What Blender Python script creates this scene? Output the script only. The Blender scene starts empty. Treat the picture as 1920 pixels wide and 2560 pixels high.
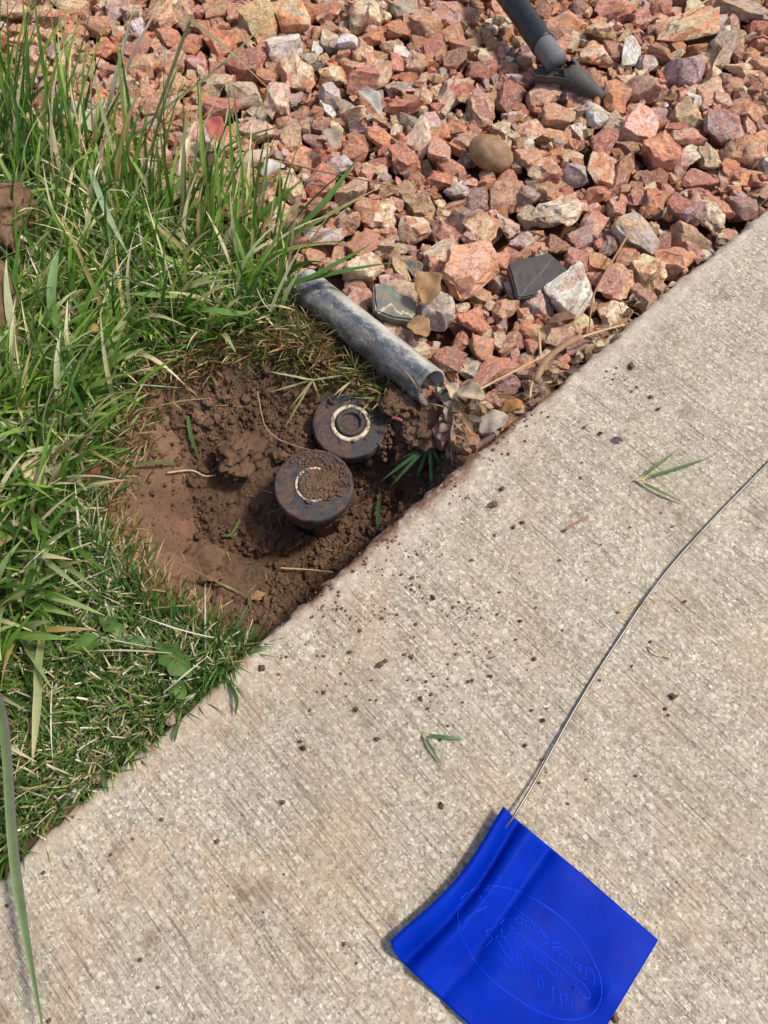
import bpy, bmesh, math, random
import numpy as np
from mathutils import Vector, Matrix, Euler

random.seed(7)
RNG = np.random.default_rng(11)
scene = bpy.context.scene
C = scene.collection

# ------------------------------------------------------------------ camera
H = 0.535
PITCH = math.radians(65.0)
F = 1849.0            # focal length in photograph pixels (1920 x 2560)
cam_data = bpy.data.cameras.new('camera')
cam = bpy.data.objects.new('camera', cam_data)
C.objects.link(cam)
cam.location = (0, 0, H)
cam.rotation_euler = (math.pi / 2 - PITCH, 0, 0)
cam_data.sensor_fit = 'VERTICAL'
cam_data.sensor_height = 36.0
cam_data.lens = 36.0 * F / 2560.0
cam_data.clip_start = 0.01
cam_data.clip_end = 100
scene.camera = cam

# ------------------------------------------------------------------ light
SUN_EL = math.radians(57)
SUN_AZ = math.radians(8)       # from +x towards +y
sdir = Vector((math.cos(SUN_EL) * math.cos(SUN_AZ), math.cos(SUN_EL) * math.sin(SUN_AZ), math.sin(SUN_EL)))
world = bpy.data.worlds.new('World')
scene.world = world
world.use_nodes = True
wn = world.node_tree
sky = wn.nodes.new('ShaderNodeTexSky')
sky.sky_type = 'NISHITA'
sky.sun_disc = False
sky.sun_elevation = SUN_EL
sky.sun_rotation = math.atan2(sdir.x, sdir.y)
sky.dust_density = 2.5
wn.links.new(sky.outputs[0], wn.nodes['Background'].inputs[0])
wn.nodes['Background'].inputs[1].default_value = 0.15
sun_data = bpy.data.lights.new('sun', 'SUN')
sun_data.energy = 3.0
sun_data.angle = math.radians(7.0)
sun_data.color = (1.0, 0.95, 0.87)
sun = bpy.data.objects.new('sun', sun_data)
C.objects.link(sun)
sun.rotation_euler = (-sdir).to_track_quat('-Z', 'Y').to_euler()
scene.view_settings.view_transform = 'Standard'
scene.view_settings.look = 'None'
scene.view_settings.exposure = 0.12
scene.view_settings.gamma = 1.0
scene.view_settings.use_curve_mapping = False

# ------------------------------------------------------------------ measuring the photograph
SP, CP = math.sin(PITCH), math.cos(PITCH)
Q = 2560.0 / 2212.0

def W(u, v, z=0.0):
    """point of height z seen at photograph pixel u, v"""
    tx = (u - 960.0) / F
    ty = (1280.0 - v) / F
    d = (H - z) / (SP - ty * CP)
    return np.array((tx * d, d * (CP + ty * SP), z))

def WQ(u, v, z=0.0):
    return W(u * Q, v * Q, z)

def proj(p):
    p = np.asarray(p, float)
    x, y, z = p[..., 0], p[..., 1], p[..., 2] - H
    dep = y * CP - z * SP
    up = y * SP + z * CP
    return 960 + F * x / dep, 1280 - F * up / dep

def scale_at(u, v):
    return F * (SP - (1280.0 - v) / F * CP) / H     # photograph pixels per metre on the ground

def lin(r, g, b, k=1.0):
    def f(c):
        c = c / 255.0
        return (c / 12.92 if c <= 0.04045 else ((c + 0.055) / 1.055) ** 2.4) * k
    return (f(r), f(g), f(b), 1.0)

# ------------------------------------------------------------------ noise and mesh helpers
def vnoise(p, seed=0):
    p = np.asarray(p, float)
    i = np.floor(p).astype(np.int64)
    f = p - i
    f = f * f * f * (f * (f * 6 - 15) + 10)
    out = np.zeros(p.shape[:-1])
    for dx in (0, 1):
        for dy in (0, 1):
            for dz in (0, 1):
                n = (i[..., 0] + dx) * 374761393 + (i[..., 1] + dy) * 668265263 + (i[..., 2] + dz) * 1274126177 + seed * 974711
                n = (n ^ (n >> 13)) * 1274126177 & 0x7fffffff
                n = (n ^ (n >> 16)) & 0xffff
                w = (f[..., 0] if dx else 1 - f[..., 0]) * (f[..., 1] if dy else 1 - f[..., 1]) * (f[..., 2] if dz else 1 - f[..., 2])
                out += w * (n / 65535.0)
    return out * 2 - 1

def fbm(p, octaves=4, seed=0):
    p = np.asarray(p, float)
    o, a, t = np.zeros(p.shape[:-1]), 1.0, 0.0
    for k in range(octaves):
        o += a * vnoise(p * 2 ** k + 17.3 * k, seed + k)
        t += a
        a *= 0.5
    return o / t

def xyz(x, y, z=None):
    return np.stack([x, y, np.zeros_like(x) if z is None else z], -1)

def inside(poly, x, y):
    poly = np.asarray(poly)
    x, y = np.asarray(x, float), np.asarray(y, float)
    r = np.zeros(x.shape, bool)
    n = len(poly)
    for k in range(n):
        x0, y0 = poly[k][:2]
        x1, y1 = poly[(k + 1) % n][:2]
        c = ((y0 > y) != (y1 > y))
        with np.errstate(divide='ignore', invalid='ignore'):
            xi = (x1 - x0) * (y - y0) / (y1 - y0) + x0
        r ^= c & (x < xi)
    return r

def make_mesh(name, verts, faces, colors=None, smooth=True):
    """faces: (n,3) or (n,4) array or list of them"""
    me = bpy.data.meshes.new(name)
    verts = np.asarray(verts, np.float32)
    if not isinstance(faces, list) or (len(faces) and np.isscalar(faces[0][0])):
        faces = [np.asarray(faces)] if not isinstance(faces, list) else [np.asarray(faces)]
    loops, starts, totals = [], [], []
    off = 0
    for fa in faces:
        fa = np.asarray(fa, np.int32)
        if len(fa) == 0:
            continue
        k = fa.shape[1]
        loops.append(fa.ravel())
        starts.append(off + np.arange(len(fa)) * k)
        totals.append(np.full(len(fa), k))
        off += len(fa) * k
    loops = np.concatenate(loops).astype(np.int32)
    starts = np.concatenate(starts).astype(np.int32)
    totals = np.concatenate(totals).astype(np.int32)
    me.vertices.add(len(verts))
    me.vertices.foreach_set('co', verts.ravel())
    me.loops.add(len(loops))
    me.loops.foreach_set('vertex_index', loops)
    me.polygons.add(len(starts))
    me.polygons.foreach_set('loop_start', starts)
    me.polygons.foreach_set('loop_total', totals)
    me.polygons.foreach_set('use_smooth', np.full(len(starts), smooth, bool))
    if colors is not None:
        at = me.attributes.new('Col', 'FLOAT_COLOR', 'POINT')
        c = np.asarray(colors, np.float32)
        if c.shape[1] == 3:
            c = np.concatenate([c, np.ones((len(c), 1), np.float32)], 1)
        at.data.foreach_set('color', c.ravel())
    me.update(calc_edges=True)
    me.validate()
    return me

def link(name, me, mat=None, parent=None, label=None, cat=None, group=None, kind=None):
    o = bpy.data.objects.new(name, me)
    C.objects.link(o)
    if mat and me and not me.materials:
        me.materials.append(mat)
    if parent:
        o.parent = parent
    if label:
        o['label'] = label
    if cat:
        o['category'] = cat
    if group:
        o['group'] = group
    if kind:
        o['kind'] = kind
    return o

def empty(name, loc, label, cat, group=None):
    o = link(name, None, label=label, cat=cat, group=group)
    o.location = loc
    o.empty_display_size = 0.02
    return o

def grid_faces(nu, nv):
    i = np.arange(nu * nv).reshape(nu, nv)
    return np.stack([i[:-1, :-1], i[1:, :-1], i[1:, 1:], i[:-1, 1:]], -1).reshape(-1, 4)

class Acc:
    def __init__(s):
        s.v, s.f3, s.f4, s.c, s.n = [], [], [], [], 0
    def add(s, v, f, c=None):
        v = np.asarray(v, float).reshape(-1, 3)
        f = np.asarray(f)
        (s.f3 if f.shape[1] == 3 else s.f4).append(f + s.n)
        s.v.append(v)
        if c is not None:
            c = np.asarray(c, float)
            s.c.append(np.broadcast_to(c[..., :3], (len(v), 3)))
        s.n += len(v)
    def mesh(s, name, smooth=True):
        fs = []
        if s.f3:
            fs.append(np.concatenate(s.f3))
        if s.f4:
            fs.append(np.concatenate(s.f4))
        return make_mesh(name, np.concatenate(s.v), fs, np.concatenate(s.c) if s.c else None, smooth)

def ico(sub):
    bm = bmesh.new()
    bmesh.ops.create_icosphere(bm, subdivisions=sub, radius=1)
    v = np.array([x.co[:] for x in bm.verts])
    f = np.array([[w.index for w in q.verts] for q in bm.faces])
    bm.free()
    return v / np.linalg.norm(v, axis=1, keepdims=True), f
ICO = {k: ico(k) for k in (1, 2, 3, 4, 5)}

def rock_verts(seed, planes=11, target=0.30, rough=0.03, wear=0.05):
    """an angular broken stone: a block cut by planes, edges a little worn"""
    r = np.random.default_rng(seed)
    bm = bmesh.new()
    bmesh.ops.create_cube(bm, size=2.0)
    for k in range(planes):
        n = r.normal(size=3)
        n /= np.linalg.norm(n)
        d = r.uniform(0.55, 1.0) * (0.75 + 0.45 * np.abs(n).max() ** 2 * 0.6 + 0.25 * (np.abs(n).sum() - 1))
        bmesh.ops.bisect_plane(bm, geom=bm.verts[:] + bm.edges[:] + bm.faces[:], plane_co=Vector(n * d), plane_no=Vector(n), clear_outer=True)
        edges = [e for e in bm.edges if len(e.link_faces) == 1]
        if edges:
            bmesh.ops.contextual_create(bm, geom=edges)
    bmesh.ops.remove_doubles(bm, verts=bm.verts[:], dist=0.06)
    bmesh.ops.dissolve_degenerate(bm, edges=bm.edges[:], dist=0.02)
    if wear:
        bmesh.ops.bevel(bm, geom=bm.edges[:], offset=wear, segments=1, affect='EDGES', clamp_overlap=True)
    bmesh.ops.triangulate(bm, faces=bm.faces[:])
    for it in range(3):
        es = [e for e in bm.edges if e.calc_length() > target * 1.6]
        if not es:
            break
        bmesh.ops.subdivide_edges(bm, edges=es, cuts=1)
        bmesh.ops.triangulate(bm, faces=bm.faces[:])
    bmesh.ops.recalc_face_normals(bm, faces=bm.faces[:])
    bm.verts.index_update()
    v = np.array([x.co[:] for x in bm.verts])
    f = np.array([[w.index for w in q.verts] for q in bm.faces])
    bm.free()
    dv = np.stack([fbm(v * 1.6 + seed + 9 * k, 2, seed + k) for k in range(3)], -1) * rough * 5.2
    dv += np.stack([fbm(v * 6.0 + seed + 5 * k, 2, seed + 7 + k) for k in range(3)], -1) * rough * 2.0
    v = v + dv
    lo, hi = v.min(0), v.max(0)
    return (v - (lo + hi) / 2) / ((hi - lo) / 2), f

def lump_verts(seed, sub=2, amp=0.35, freq=1.8):
    d, f = ICO[sub]
    v = d * (1 + amp * fbm(d * freq + seed * 3.1, 3, seed))[:, None]
    return v / np.abs(v).max(), f

def smooth_path(pts, n):
    """Catmull-Rom through the points"""
    p = np.asarray(pts, float)
    if len(p) == 2:
        t = np.linspace(0, 1, n)[:, None]
        return p[0] * (1 - t) + p[1] * t
    P = np.concatenate([[2 * p[0] - p[1]], p, [2 * p[-1] - p[-2]]])
    seg = len(p) - 1
    out = []
    for t in np.linspace(0, seg, n):
        i = min(int(t), seg - 1)
        f = t - i
        a, b, c, d = P[i:i + 4]
        out.append(0.5 * (2 * b + (c - a) * f + (2 * a - 5 * b + 4 * c - d) * f * f + (3 * b - a - 3 * c + d) * f ** 3))
    return np.array(out)

def frames(path):
    t = np.gradient(path, axis=0)
    t /= np.linalg.norm(t, axis=1, keepdims=True) + 1e-12
    return t

def tube(path, radius, seg=10, caps=True):
    path = np.asarray(path, float)
    n = len(path)
    rad = np.broadcast_to(np.asarray(radius, float), (n,))
    t = frames(path)
    up = np.array((0, 0, 1.0)) if abs(t[0][2]) < 0.9 else np.array((1.0, 0, 0))
    v = []
    for k in range(n):
        s = np.cross(t[k], up)
        s /= np.linalg.norm(s)
        b = np.cross(s, t[k])
        a = np.arange(seg) * 2 * math.pi / seg
        v.append(path[k] + rad[k] * (np.cos(a)[:, None] * s + np.sin(a)[:, None] * b))
    v = np.concatenate(v)
    f = []
    for k in range(n - 1):
        for j in range(seg):
            f.append((k * seg + j, k * seg + (j + 1) % seg, (k + 1) * seg + (j + 1) % seg, (k + 1) * seg + j))
    f = np.array(f)
    if caps:
        v = np.concatenate([v, path[:1], path[-1:]])
        m = n * seg
        f3 = [(m, (j + 1) % seg, j) for j in range(seg)] + [(m + 1, (n - 1) * seg + j, (n - 1) * seg + (j + 1) % seg) for j in range(seg)]
        f3 = np.array([(a, b, c, c) for a, b, c in f3])
        return v, f, f3[:, :3]
    return v, f, None

def tube_mesh(name, path, radius, seg=10):
    v, f, f3 = tube(path, radius, seg)
    return make_mesh(name, v, [f, f3])

def ribbon(path, width, keel=0.25, twist=0.0, profile='blade', side=None):
    """a leaf blade with a folded midrib: three vertices a section"""
    path = np.asarray(path, float)
    n = len(path)
    t = frames(path)
    u = np.linspace(0, 1, n)
    if profile == 'blade':
        w = width * 0.5 * np.minimum(1, 0.75 + u) * np.clip((1 - u) * 2.6, 0.04, 1) ** 0.8
    elif profile == 'leaf':
        w = width * 0.5 * np.clip(np.sin(np.pi * np.clip(u * 0.96 + 0.02, 0, 1)), 0.02, 1) ** 0.75
    else:
        w = np.full(n, width * 0.5)
    v = []
    for k in range(n):
        ref = np.array((0, 0, 1.0)) if side is None else np.asarray(side, float)
        s = np.cross(t[k], ref)
        if np.linalg.norm(s) < 1e-4:
            s = np.array((1.0, 0, 0))
        s /= np.linalg.norm(s)
        b = np.cross(s, t[k])
        a = twist * u[k]
        s2 = s * math.cos(a) + b * math.sin(a)
        b2 = -s * math.sin(a) + b * math.cos(a)
        v += [path[k] - s2 * w[k] + b2 * w[k] * keel, path[k], path[k] + s2 * w[k] + b2 * w[k] * keel]
    f = []
    for k in range(n - 1):
        for j in (0, 1):
            f.append((k * 3 + j, k * 3 + j + 1, k * 3 + 3 + j + 1, k * 3 + 3 + j))
    return np.array(v), np.array(f)

# ------------------------------------------------------------------ materials
class NT:
    def __init__(s, name):
        s.m = bpy.data.materials.new(name)
        s.m.use_nodes = True
        s.t = s.m.node_tree
        s.b = s.t.nodes['Principled BSDF']
        s.out = s.t.nodes['Material Output']
    def n(s, typ, **kw):
        nd = s.t.nodes.new('ShaderNode' + typ)
        for k, val in kw.items():
            setattr(nd, k, val)
        return nd
    def l(s, a, b):
        s.t.links.new(a, b)
    def val(s, sock, v):
        if hasattr(v, 'is_linked') or hasattr(v, 'links'):
            s.l(v, sock)
        else:
            sock.default_value = v
    def noise(s, vec, scale, detail=5, rough=0.55, dist=0.0):
        nd = s.n('TexNoise')
        if vec is not None:
            s.l(vec, nd.inputs['Vector'])
        nd.inputs['Scale'].default_value = scale
        nd.inputs['Detail'].default_value = detail
        nd.inputs['Roughness'].default_value = rough
        nd.inputs['Distortion'].default_value = dist
        return nd.outputs['Fac']
    def voro(s, vec, scale, feature='F1', out='Distance'):
        nd = s.n('TexVoronoi', feature=feature)
        if vec is not None:
            s.l(vec, nd.inputs['Vector'])
        nd.inputs['Scale'].default_value = scale
        return nd.outputs[out]
    def ramp(s, fac, stops, interp='LINEAR'):
        nd = s.n('ValToRGB')
        nd.color_ramp.interpolation = interp
        e = nd.color_ramp.elements
        while len(e) < len(stops):
            e.new(0.5)
        for k, (p, c) in enumerate(stops):
            e[k].position = p
            e[k].color = c if len(c) == 4 else (*c, 1)
        s.l(fac, nd.inputs[0])
        return nd.outputs[0]
    def mr(s, fac, a, b, c=0.0, d=1.0):
        nd = s.n('MapRange')
        s.val(nd.inputs[0], fac)
        for k, x in enumerate((a, b, c, d)):
            nd.inputs[k + 1].default_value = x
        return nd.outputs[0]
    def mix(s, fac, a, b, mode='MIX'):
        nd = s.n('Mix', data_type='RGBA', blend_type=mode)
        s.val(nd.inputs[0], fac)
        s.val(nd.inputs[6], a)
        s.val(nd.inputs[7], b)
        return nd.outputs[2]
    def math(s, op, a, b=0.0):
        nd = s.n('Math', operation=op)
        s.val(nd.inputs[0], a)
        s.val(nd.inputs[1], b)
        return nd.outputs[0]
    def bump(s, height, strength=0.5, dist=0.001, normal=None):
        nd = s.n('Bump')
        nd.inputs['Strength'].default_value = strength
        nd.inputs['Distance'].default_value = dist
        s.l(height, nd.inputs['Height'])
        if normal is not None:
            s.l(normal, nd.inputs['Normal'])
        return nd.outputs[0]
    def obj(s):
        return s.n('TexCoord').outputs['Object']
    def mapv(s, vec, scale=(1, 1, 1), rot=(0, 0, 0)):
        nd = s.n('Mapping')
        s.l(vec, nd.inputs[0])
        nd.inputs['Scale'].default_value = scale
        nd.inputs['Rotation'].default_value = rot
        return nd.outputs[0]
    def done(s, color=None, rough=0.8, normal=None, spec=0.3, metal=0.0):
        if color is not None:
            s.val(s.b.inputs['Base Color'], color)
        s.val(s.b.inputs['Roughness'], rough)
        s.b.inputs['Specular IOR Level'].default_value = spec
        s.b.inputs['Metallic'].default_value = metal
        if normal is not None:
            s.l(normal, s.b.inputs['Normal'])
        return s.m

def mat_stone(single=True):
    m = NT('stone' if single else 'stone_small')
    if single:
        oi = m.n('ObjectInfo')
        a2 = m.n('Attribute', attribute_type='OBJECT', attribute_name='tint')
        base, second = oi.outputs['Color'], a2.outputs['Color']
        comb = m.n('CombineXYZ')
        for k, q in enumerate((37.0, 91.0, 53.0)):
            m.l(m.math('MULTIPLY', oi.outputs['Random'], q), comb.inputs[k])
        add = m.n('VectorMath', operation='ADD')
        m.l(m.obj(), add.inputs[0])
        m.l(comb.outputs[0], add.inputs[1])
        vec = add.outputs[0]
    else:
        at = m.n('Attribute', attribute_name='Col')
        base = at.outputs['Color']
        second = m.mix(0.5, base, lin(190, 120, 85))
        sc = m.n('VectorMath', operation='SCALE')
        m.l(m.obj(), sc.inputs[0])
        sc.inputs['Scale'].default_value = 75.0
        vec = sc.outputs[0]
    n1 = m.noise(vec, 1.1, 6, 0.62, 0.6)
    n2 = m.noise(vec, 3.3, 8, 0.72, 0.3)
    n3 = m.noise(vec, 12.0, 4, 0.75)
    blotch = m.mr(n1, 0.46, 0.56)
    col = m.mix(m.math('MULTIPLY', blotch, 0.9), base, second)
    var = m.ramp(n2, [(0.30, (0.56, 0.47, 0.44)), (0.45, (1.0, 0.98, 0.97)), (0.66, (1.45, 1.42, 1.38))])
    col = m.mix(0.85, col, var, 'MULTIPLY')
    # rusty films and pale dusty coats
    rust = m.mr(m.noise(vec, 2.1, 5, 0.7, 1.0), 0.56, 0.68, 0, 0.55)
    col = m.mix(rust, col, m.mix(0.65, col, lin(186, 108, 72)))
    dust = m.mr(m.noise(vec, 4.7, 6, 0.75), 0.49, 0.64, 0, 0.70)
    col = m.mix(dust, col, lin(238, 212, 182))
    pits = m.mr(m.voro(vec, 9.0), 0.05, 0.16)
    pitmask = m.mr(n2, 0.5, 0.62)
    pit = m.math('SUBTRACT', 1.0, m.math('MULTIPLY', m.math('SUBTRACT', 1.0, pits), pitmask))
    col = m.mix(0.55, col, m.mix(pit, lin(110, 62, 48), (1, 1, 1, 1)), 'MULTIPLY')
    col = m.mix(0.6, col, m.ramp(n3, [(0.34, (0.66, 0.6, 0.58)), (0.5, (1, 1, 1)), (0.66, (1.25, 1.23, 1.2))]), 'MULTIPLY')
    crack = m.math('ABSOLUTE', m.math('SUBTRACT', m.noise(vec, 1.7, 5, 0.6, 1.4), 0.5))
    crack = m.mr(crack, 0.0, 0.014)
    col = m.mix(0.5, col, m.mix(crack, lin(110, 66, 54), (1, 1, 1, 1)), 'MULTIPLY')
    hgt = m.math('ADD', m.math('ADD', m.math('MULTIPLY', n2, 1.0), m.math('MULTIPLY', n3, 0.35)),
                 m.math('ADD', m.math('MULTIPLY', pit, 0.25), m.math('MULTIPLY', crack, 0.25)))
    nor = m.bump(hgt, 0.9, 0.0055)
    return m.done(col, m.mr(n2, 0.3, 0.7, 0.62, 0.9), nor, 0.35)

def mat_concrete():
    m = NT('concrete')
    vec = m.obj()
    sep = m.n('SeparateXYZ')
    m.l(vec, sep.inputs[0])
    wob = m.noise(vec, 9, 3)
    tcoord = sep.outputs['Y']
    edge = m.math('ADD', tcoord, m.mr(wob, 0.3, 0.7, -0.008, 0.008))
    body = m.mr(edge, 0.012, 0.03)                      # 0 on the trowelled rim, 1 on the broomed field
    gv = m.mapv(vec, (720, 12, 9), (0, 0, math.radians(4)))
    g1 = m.noise(gv, 1.0, 4, 0.65, 0.25)
    gv2 = m.mapv(vec, (150, 3.4, 3), (0, 0, math.radians(4)))
    g2 = m.noise(gv2, 1.0, 3, 0.6, 0.3)
    lines = m.mr(m.math('ABSOLUTE', m.math('SUBTRACT', g2, 0.5)), 0.0, 0.009)
    brk = m.mr(m.noise(vec, 28, 4, 0.7), 0.46, 0.6)
    lines = m.math('MAXIMUM', lines, brk)
    lines2 = m.mr(g1, 0.40, 0.47)
    brk2 = m.mr(m.noise(vec, 30, 3, 0.6), 0.44, 0.66, 0, 1)
    lines2 = m.math('MAXIMUM', lines2, brk2)
    inv = m.math('SUBTRACT', 1.0, body)
    lines = m.math('MAXIMUM', lines, inv)
    lines2 = m.math('MAXIMUM', lines2, inv)
    # grains of sand and small aggregate
    c1 = m.voro(m.mapv(vec, (1, 0.8, 1)), 820, out='Color')
    c2 = m.voro(vec, 380, out='Color')
    s1 = m.n('SeparateColor')
    m.l(c1, s1.inputs[0])
    s2 = m.n('SeparateColor')
    m.l(c2, s2.inputs[0])
    fine = m.noise(vec, 1300, 3, 0.8)
    grain = m.ramp(s1.outputs[0], [(0.0, lin(128, 119, 104)), (0.2, lin(165, 154, 135)), (0.55, lin(182, 170, 150)), (0.84, lin(196, 184, 164)), (1.0, lin(230, 222, 202))])
    coarse = m.ramp(s2.outputs[1], [(0.0, lin(134, 125, 110)), (0.3, lin(173, 161, 141)), (0.72, lin(190, 178, 157)), (1.0, lin(232, 222, 198))])
    col = m.mix(m.mr(s2.outputs[2], 0.62, 0.7, 0.12, 0.62), grain, coarse)
    fm = m.ramp(fine, [(0.3, (0.66, 0.66, 0.65)), (0.5, (1, 1, 1)), (0.7, (1.18, 1.18, 1.17))])
    col = m.mix(0.7, col, fm, 'MULTIPLY')
    # blotches: warm rust towards the lawn, cool grey film elsewhere
    big = m.noise(vec, 5.5, 4, 0.6)
    mid = m.noise(vec, 24, 5, 0.65)
    col = m.mix(m.mr(mid, 0.52, 0.72, 0, 0.5), col, m.mix(0.6, col, lin(172, 166, 162)))
    warm = m.math('MULTIPLY', m.mr(sep.outputs['X'], 0.30, -0.2, 0.1, 1), m.mr(m.noise(vec, 12, 5, 0.72), 0.46, 0.66, 0, 0.7))
    col = m.mix(warm, col, m.mix(0.42, col, lin(206, 154, 88)))
    col = m.mix(m.mr(big, 0.5, 0.70, 0, 0.35), col, lin(140, 130, 114), 'MIX')
    spots = m.math('MULTIPLY', m.mr(m.noise(vec, 34, 3, 0.55), 0.62, 0.7), 0.5)
    col = m.mix(spots, col, lin(132, 112, 88))
    dark = m.mr(m.voro(vec, 90), 0.05, 0.10)
    col = m.mix(0.55, col, m.mix(m.math('MAXIMUM', dark, m.mr(mid, 0.5, 0.45)), lin(105, 92, 84), (1, 1, 1, 1)), 'MULTIPLY')
    # rim: smooth pinkish cream with soil smeared on the face
    rimc = m.mix(m.mr(m.noise(vec, 60, 5, 0.7), 0.35, 0.65), lin(186, 168, 150), lin(222, 206, 188))
    col = m.mix(m.math('MULTIPLY', inv, 0.42), col, rimc)
    z = sep.outputs['Z']
    soil = m.math('MULTIPLY', m.mr(z, -0.004, -0.014), m.mr(m.noise(vec, 55, 6, 0.75), 0.36, 0.56))
    col = m.mix(soil, col, lin(98, 66, 46))
    hz = m.math('MULTIPLY', m.mr(sep.outputs['X'], -0.15, -0.09), m.mr(sep.outputs['X'], 0.24, 0.17))
    smear = m.math('MULTIPLY', m.mr(edge, 0.020, 0.003), m.math('MULTIPLY', m.mr(m.noise(vec, 48, 6, 0.75), 0.44, 0.6, 0, 0.85), m.mr(hz, 0, 1, 0.35, 1)))
    col = m.mix(smear, col, lin(128, 92, 66))
    lip = m.math('MULTIPLY', m.math('MULTIPLY', hz, m.mr(edge, 0.010, 0.002)), m.mr(m.noise(vec, 70, 5, 0.7), 0.36, 0.52, 0, 0.9))
    col = m.mix(lip, col, lin(106, 74, 54))
    dusty = m.math('MULTIPLY', m.math('MULTIPLY', hz, m.mr(edge, 0.16, 0.02)), m.mr(m.noise(vec, 42, 6, 0.78), 0.55, 0.68, 0, 0.6))
    col = m.mix(dusty, col, lin(138, 104, 78))
    lc = m.mix(lines, lin(120, 102, 88), (1, 1, 1, 1))
    col = m.mix(0.48, col, lc, 'MULTIPLY')
    lc2 = m.mix(lines2, lin(150, 132, 118), (1, 1, 1, 1))
    col = m.mix(0.46, col, lc2, 'MULTIPLY')
    hgt = m.math('ADD', m.math('ADD', m.math('MULTIPLY', lines, 0.4), m.math('MULTIPLY', lines2, 0.2)),
                 m.math('ADD', m.math('MULTIPLY', s1.outputs[0], 0.28), m.math('ADD', m.math('MULTIPLY', fine, 0.3), m.math('MULTIPLY', mid, 0.3))))
    nor = m.bump(hgt, 0.8, 0.0011)
    return m.done(col, 0.9, nor, 0.2)

def mat_soil(name='soil', tone=1.0):
    m = NT(name)
    g = m.n('NewGeometry').outputs['Position']
    n1 = m.noise(g, 22, 5, 0.6)
    n2 = m.noise(g, 160, 6, 0.75)
    n3 = m.noise(g, 600, 3, 0.7)
    col = m.ramp(n1, [(0.3, lin(92, 70, 55, tone)), (0.55, lin(116, 91, 72, tone)), (0.75, lin(134, 107, 87, tone))])
    col = m.mix(0.8, col, m.ramp(n2, [(0.3, (0.58, 0.55, 0.53)), (0.5, (1, 1, 1)), (0.72, (1.25, 1.22, 1.18))]), 'MULTIPLY')
    col = m.mix(0.5, col, m.ramp(n3, [(0.3, (0.6, 0.6, 0.6)), (0.6, (1.15, 1.12, 1.1))]), 'MULTIPLY')
    h = m.math('ADD', n2, m.math('MULTIPLY', n3, 0.4))
    return m.done(col, 0.95, m.bump(h, 0.8, 0.0025), 0.12)

def mat_ground():
    m = NT('ground_soil')
    g = m.n('NewGeometry').outputs['Position']
    at = m.n('Attribute', attribute_name='Col')
    n2 = m.noise(g, 170, 6, 0.75)
    n3 = m.noise(g, 620, 3, 0.7)
    col = m.mix(0.85, at.outputs['Color'], m.ramp(n2, [(0.3, (0.6, 0.57, 0.55)), (0.5, (1, 1, 1)), (0.72, (1.22, 1.2, 1.18))]), 'MULTIPLY')
    col = m.mix(0.5, col, m.ramp(n3, [(0.3, (0.65, 0.65, 0.65)), (0.6, (1.12, 1.1, 1.1))]), 'MULTIPLY')
    h = m.math('ADD', n2, m.math('MULTIPLY', n3, 0.4))
    sm = m.mr(at.outputs['Alpha'], 0, 1, 0.25, 0.9)
    nd = m.n('Bump')
    nd.inputs['Distance'].default_value = 0.0022
    m.l(sm, nd.inputs['Strength'])
    m.l(h, nd.inputs['Height'])
    return m.done(col, 0.95, nd.outputs[0], 0.12)

def mat_leafy(name, rough=0.45, trans=0.3, fixed=None):
    m = NT(name)
    if fixed is None:
        col = m.n('Attribute', attribute_name='Col').outputs['Color']
    else:
        col = m.n('ObjectInfo').outputs['Color']
    g = m.n('NewGeometry').outputs['Position']
    n = m.noise(g, 130, 4, 0.6)
    col = m.mix(0.6, col, m.ramp(n, [(0.3, (0.7, 0.72, 0.6)), (0.5, (1, 1, 1)), (0.7, (1.22, 1.2, 1.15))]), 'MULTIPLY')
    m.done(col, rough, m.bump(m.noise(g, 500, 2), 0.2, 0.0006), 0.45)
    tr = m.n('BsdfTranslucent')
    m.l(m.mix(0.35, col, (0.9, 1.0, 0.35, 1), 'SOFT_LIGHT'), tr.inputs[0])
    mx = m.n('MixShader')
    mx.inputs[0].default_value = trans
    m.l(m.b.outputs[0], mx.inputs[1])
    m.l(tr.outputs[0], mx.inputs[2])
    m.l(mx.outputs[0], m.out.inputs[0])
    return m.m

def mat_dry(name, c1, c2, scale=60, rough=0.8):
    m = NT(name)
    v = m.n('NewGeometry').outputs['Position']
    n = m.noise(v, scale, 6, 0.7, 0.3)
    n2 = m.noise(v, scale * 6, 4, 0.7)
    col = m.mix(m.mr(n, 0.35, 0.65), c1, c2)
    col = m.mix(0.5, col, m.ramp(n2, [(0.3, (0.65, 0.62, 0.6)), (0.6, (1.1, 1.1, 1.1))]), 'MULTIPLY')
    return m.done(col, rough, m.bump(n2, 0.4, 0.001), 0.25)

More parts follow.
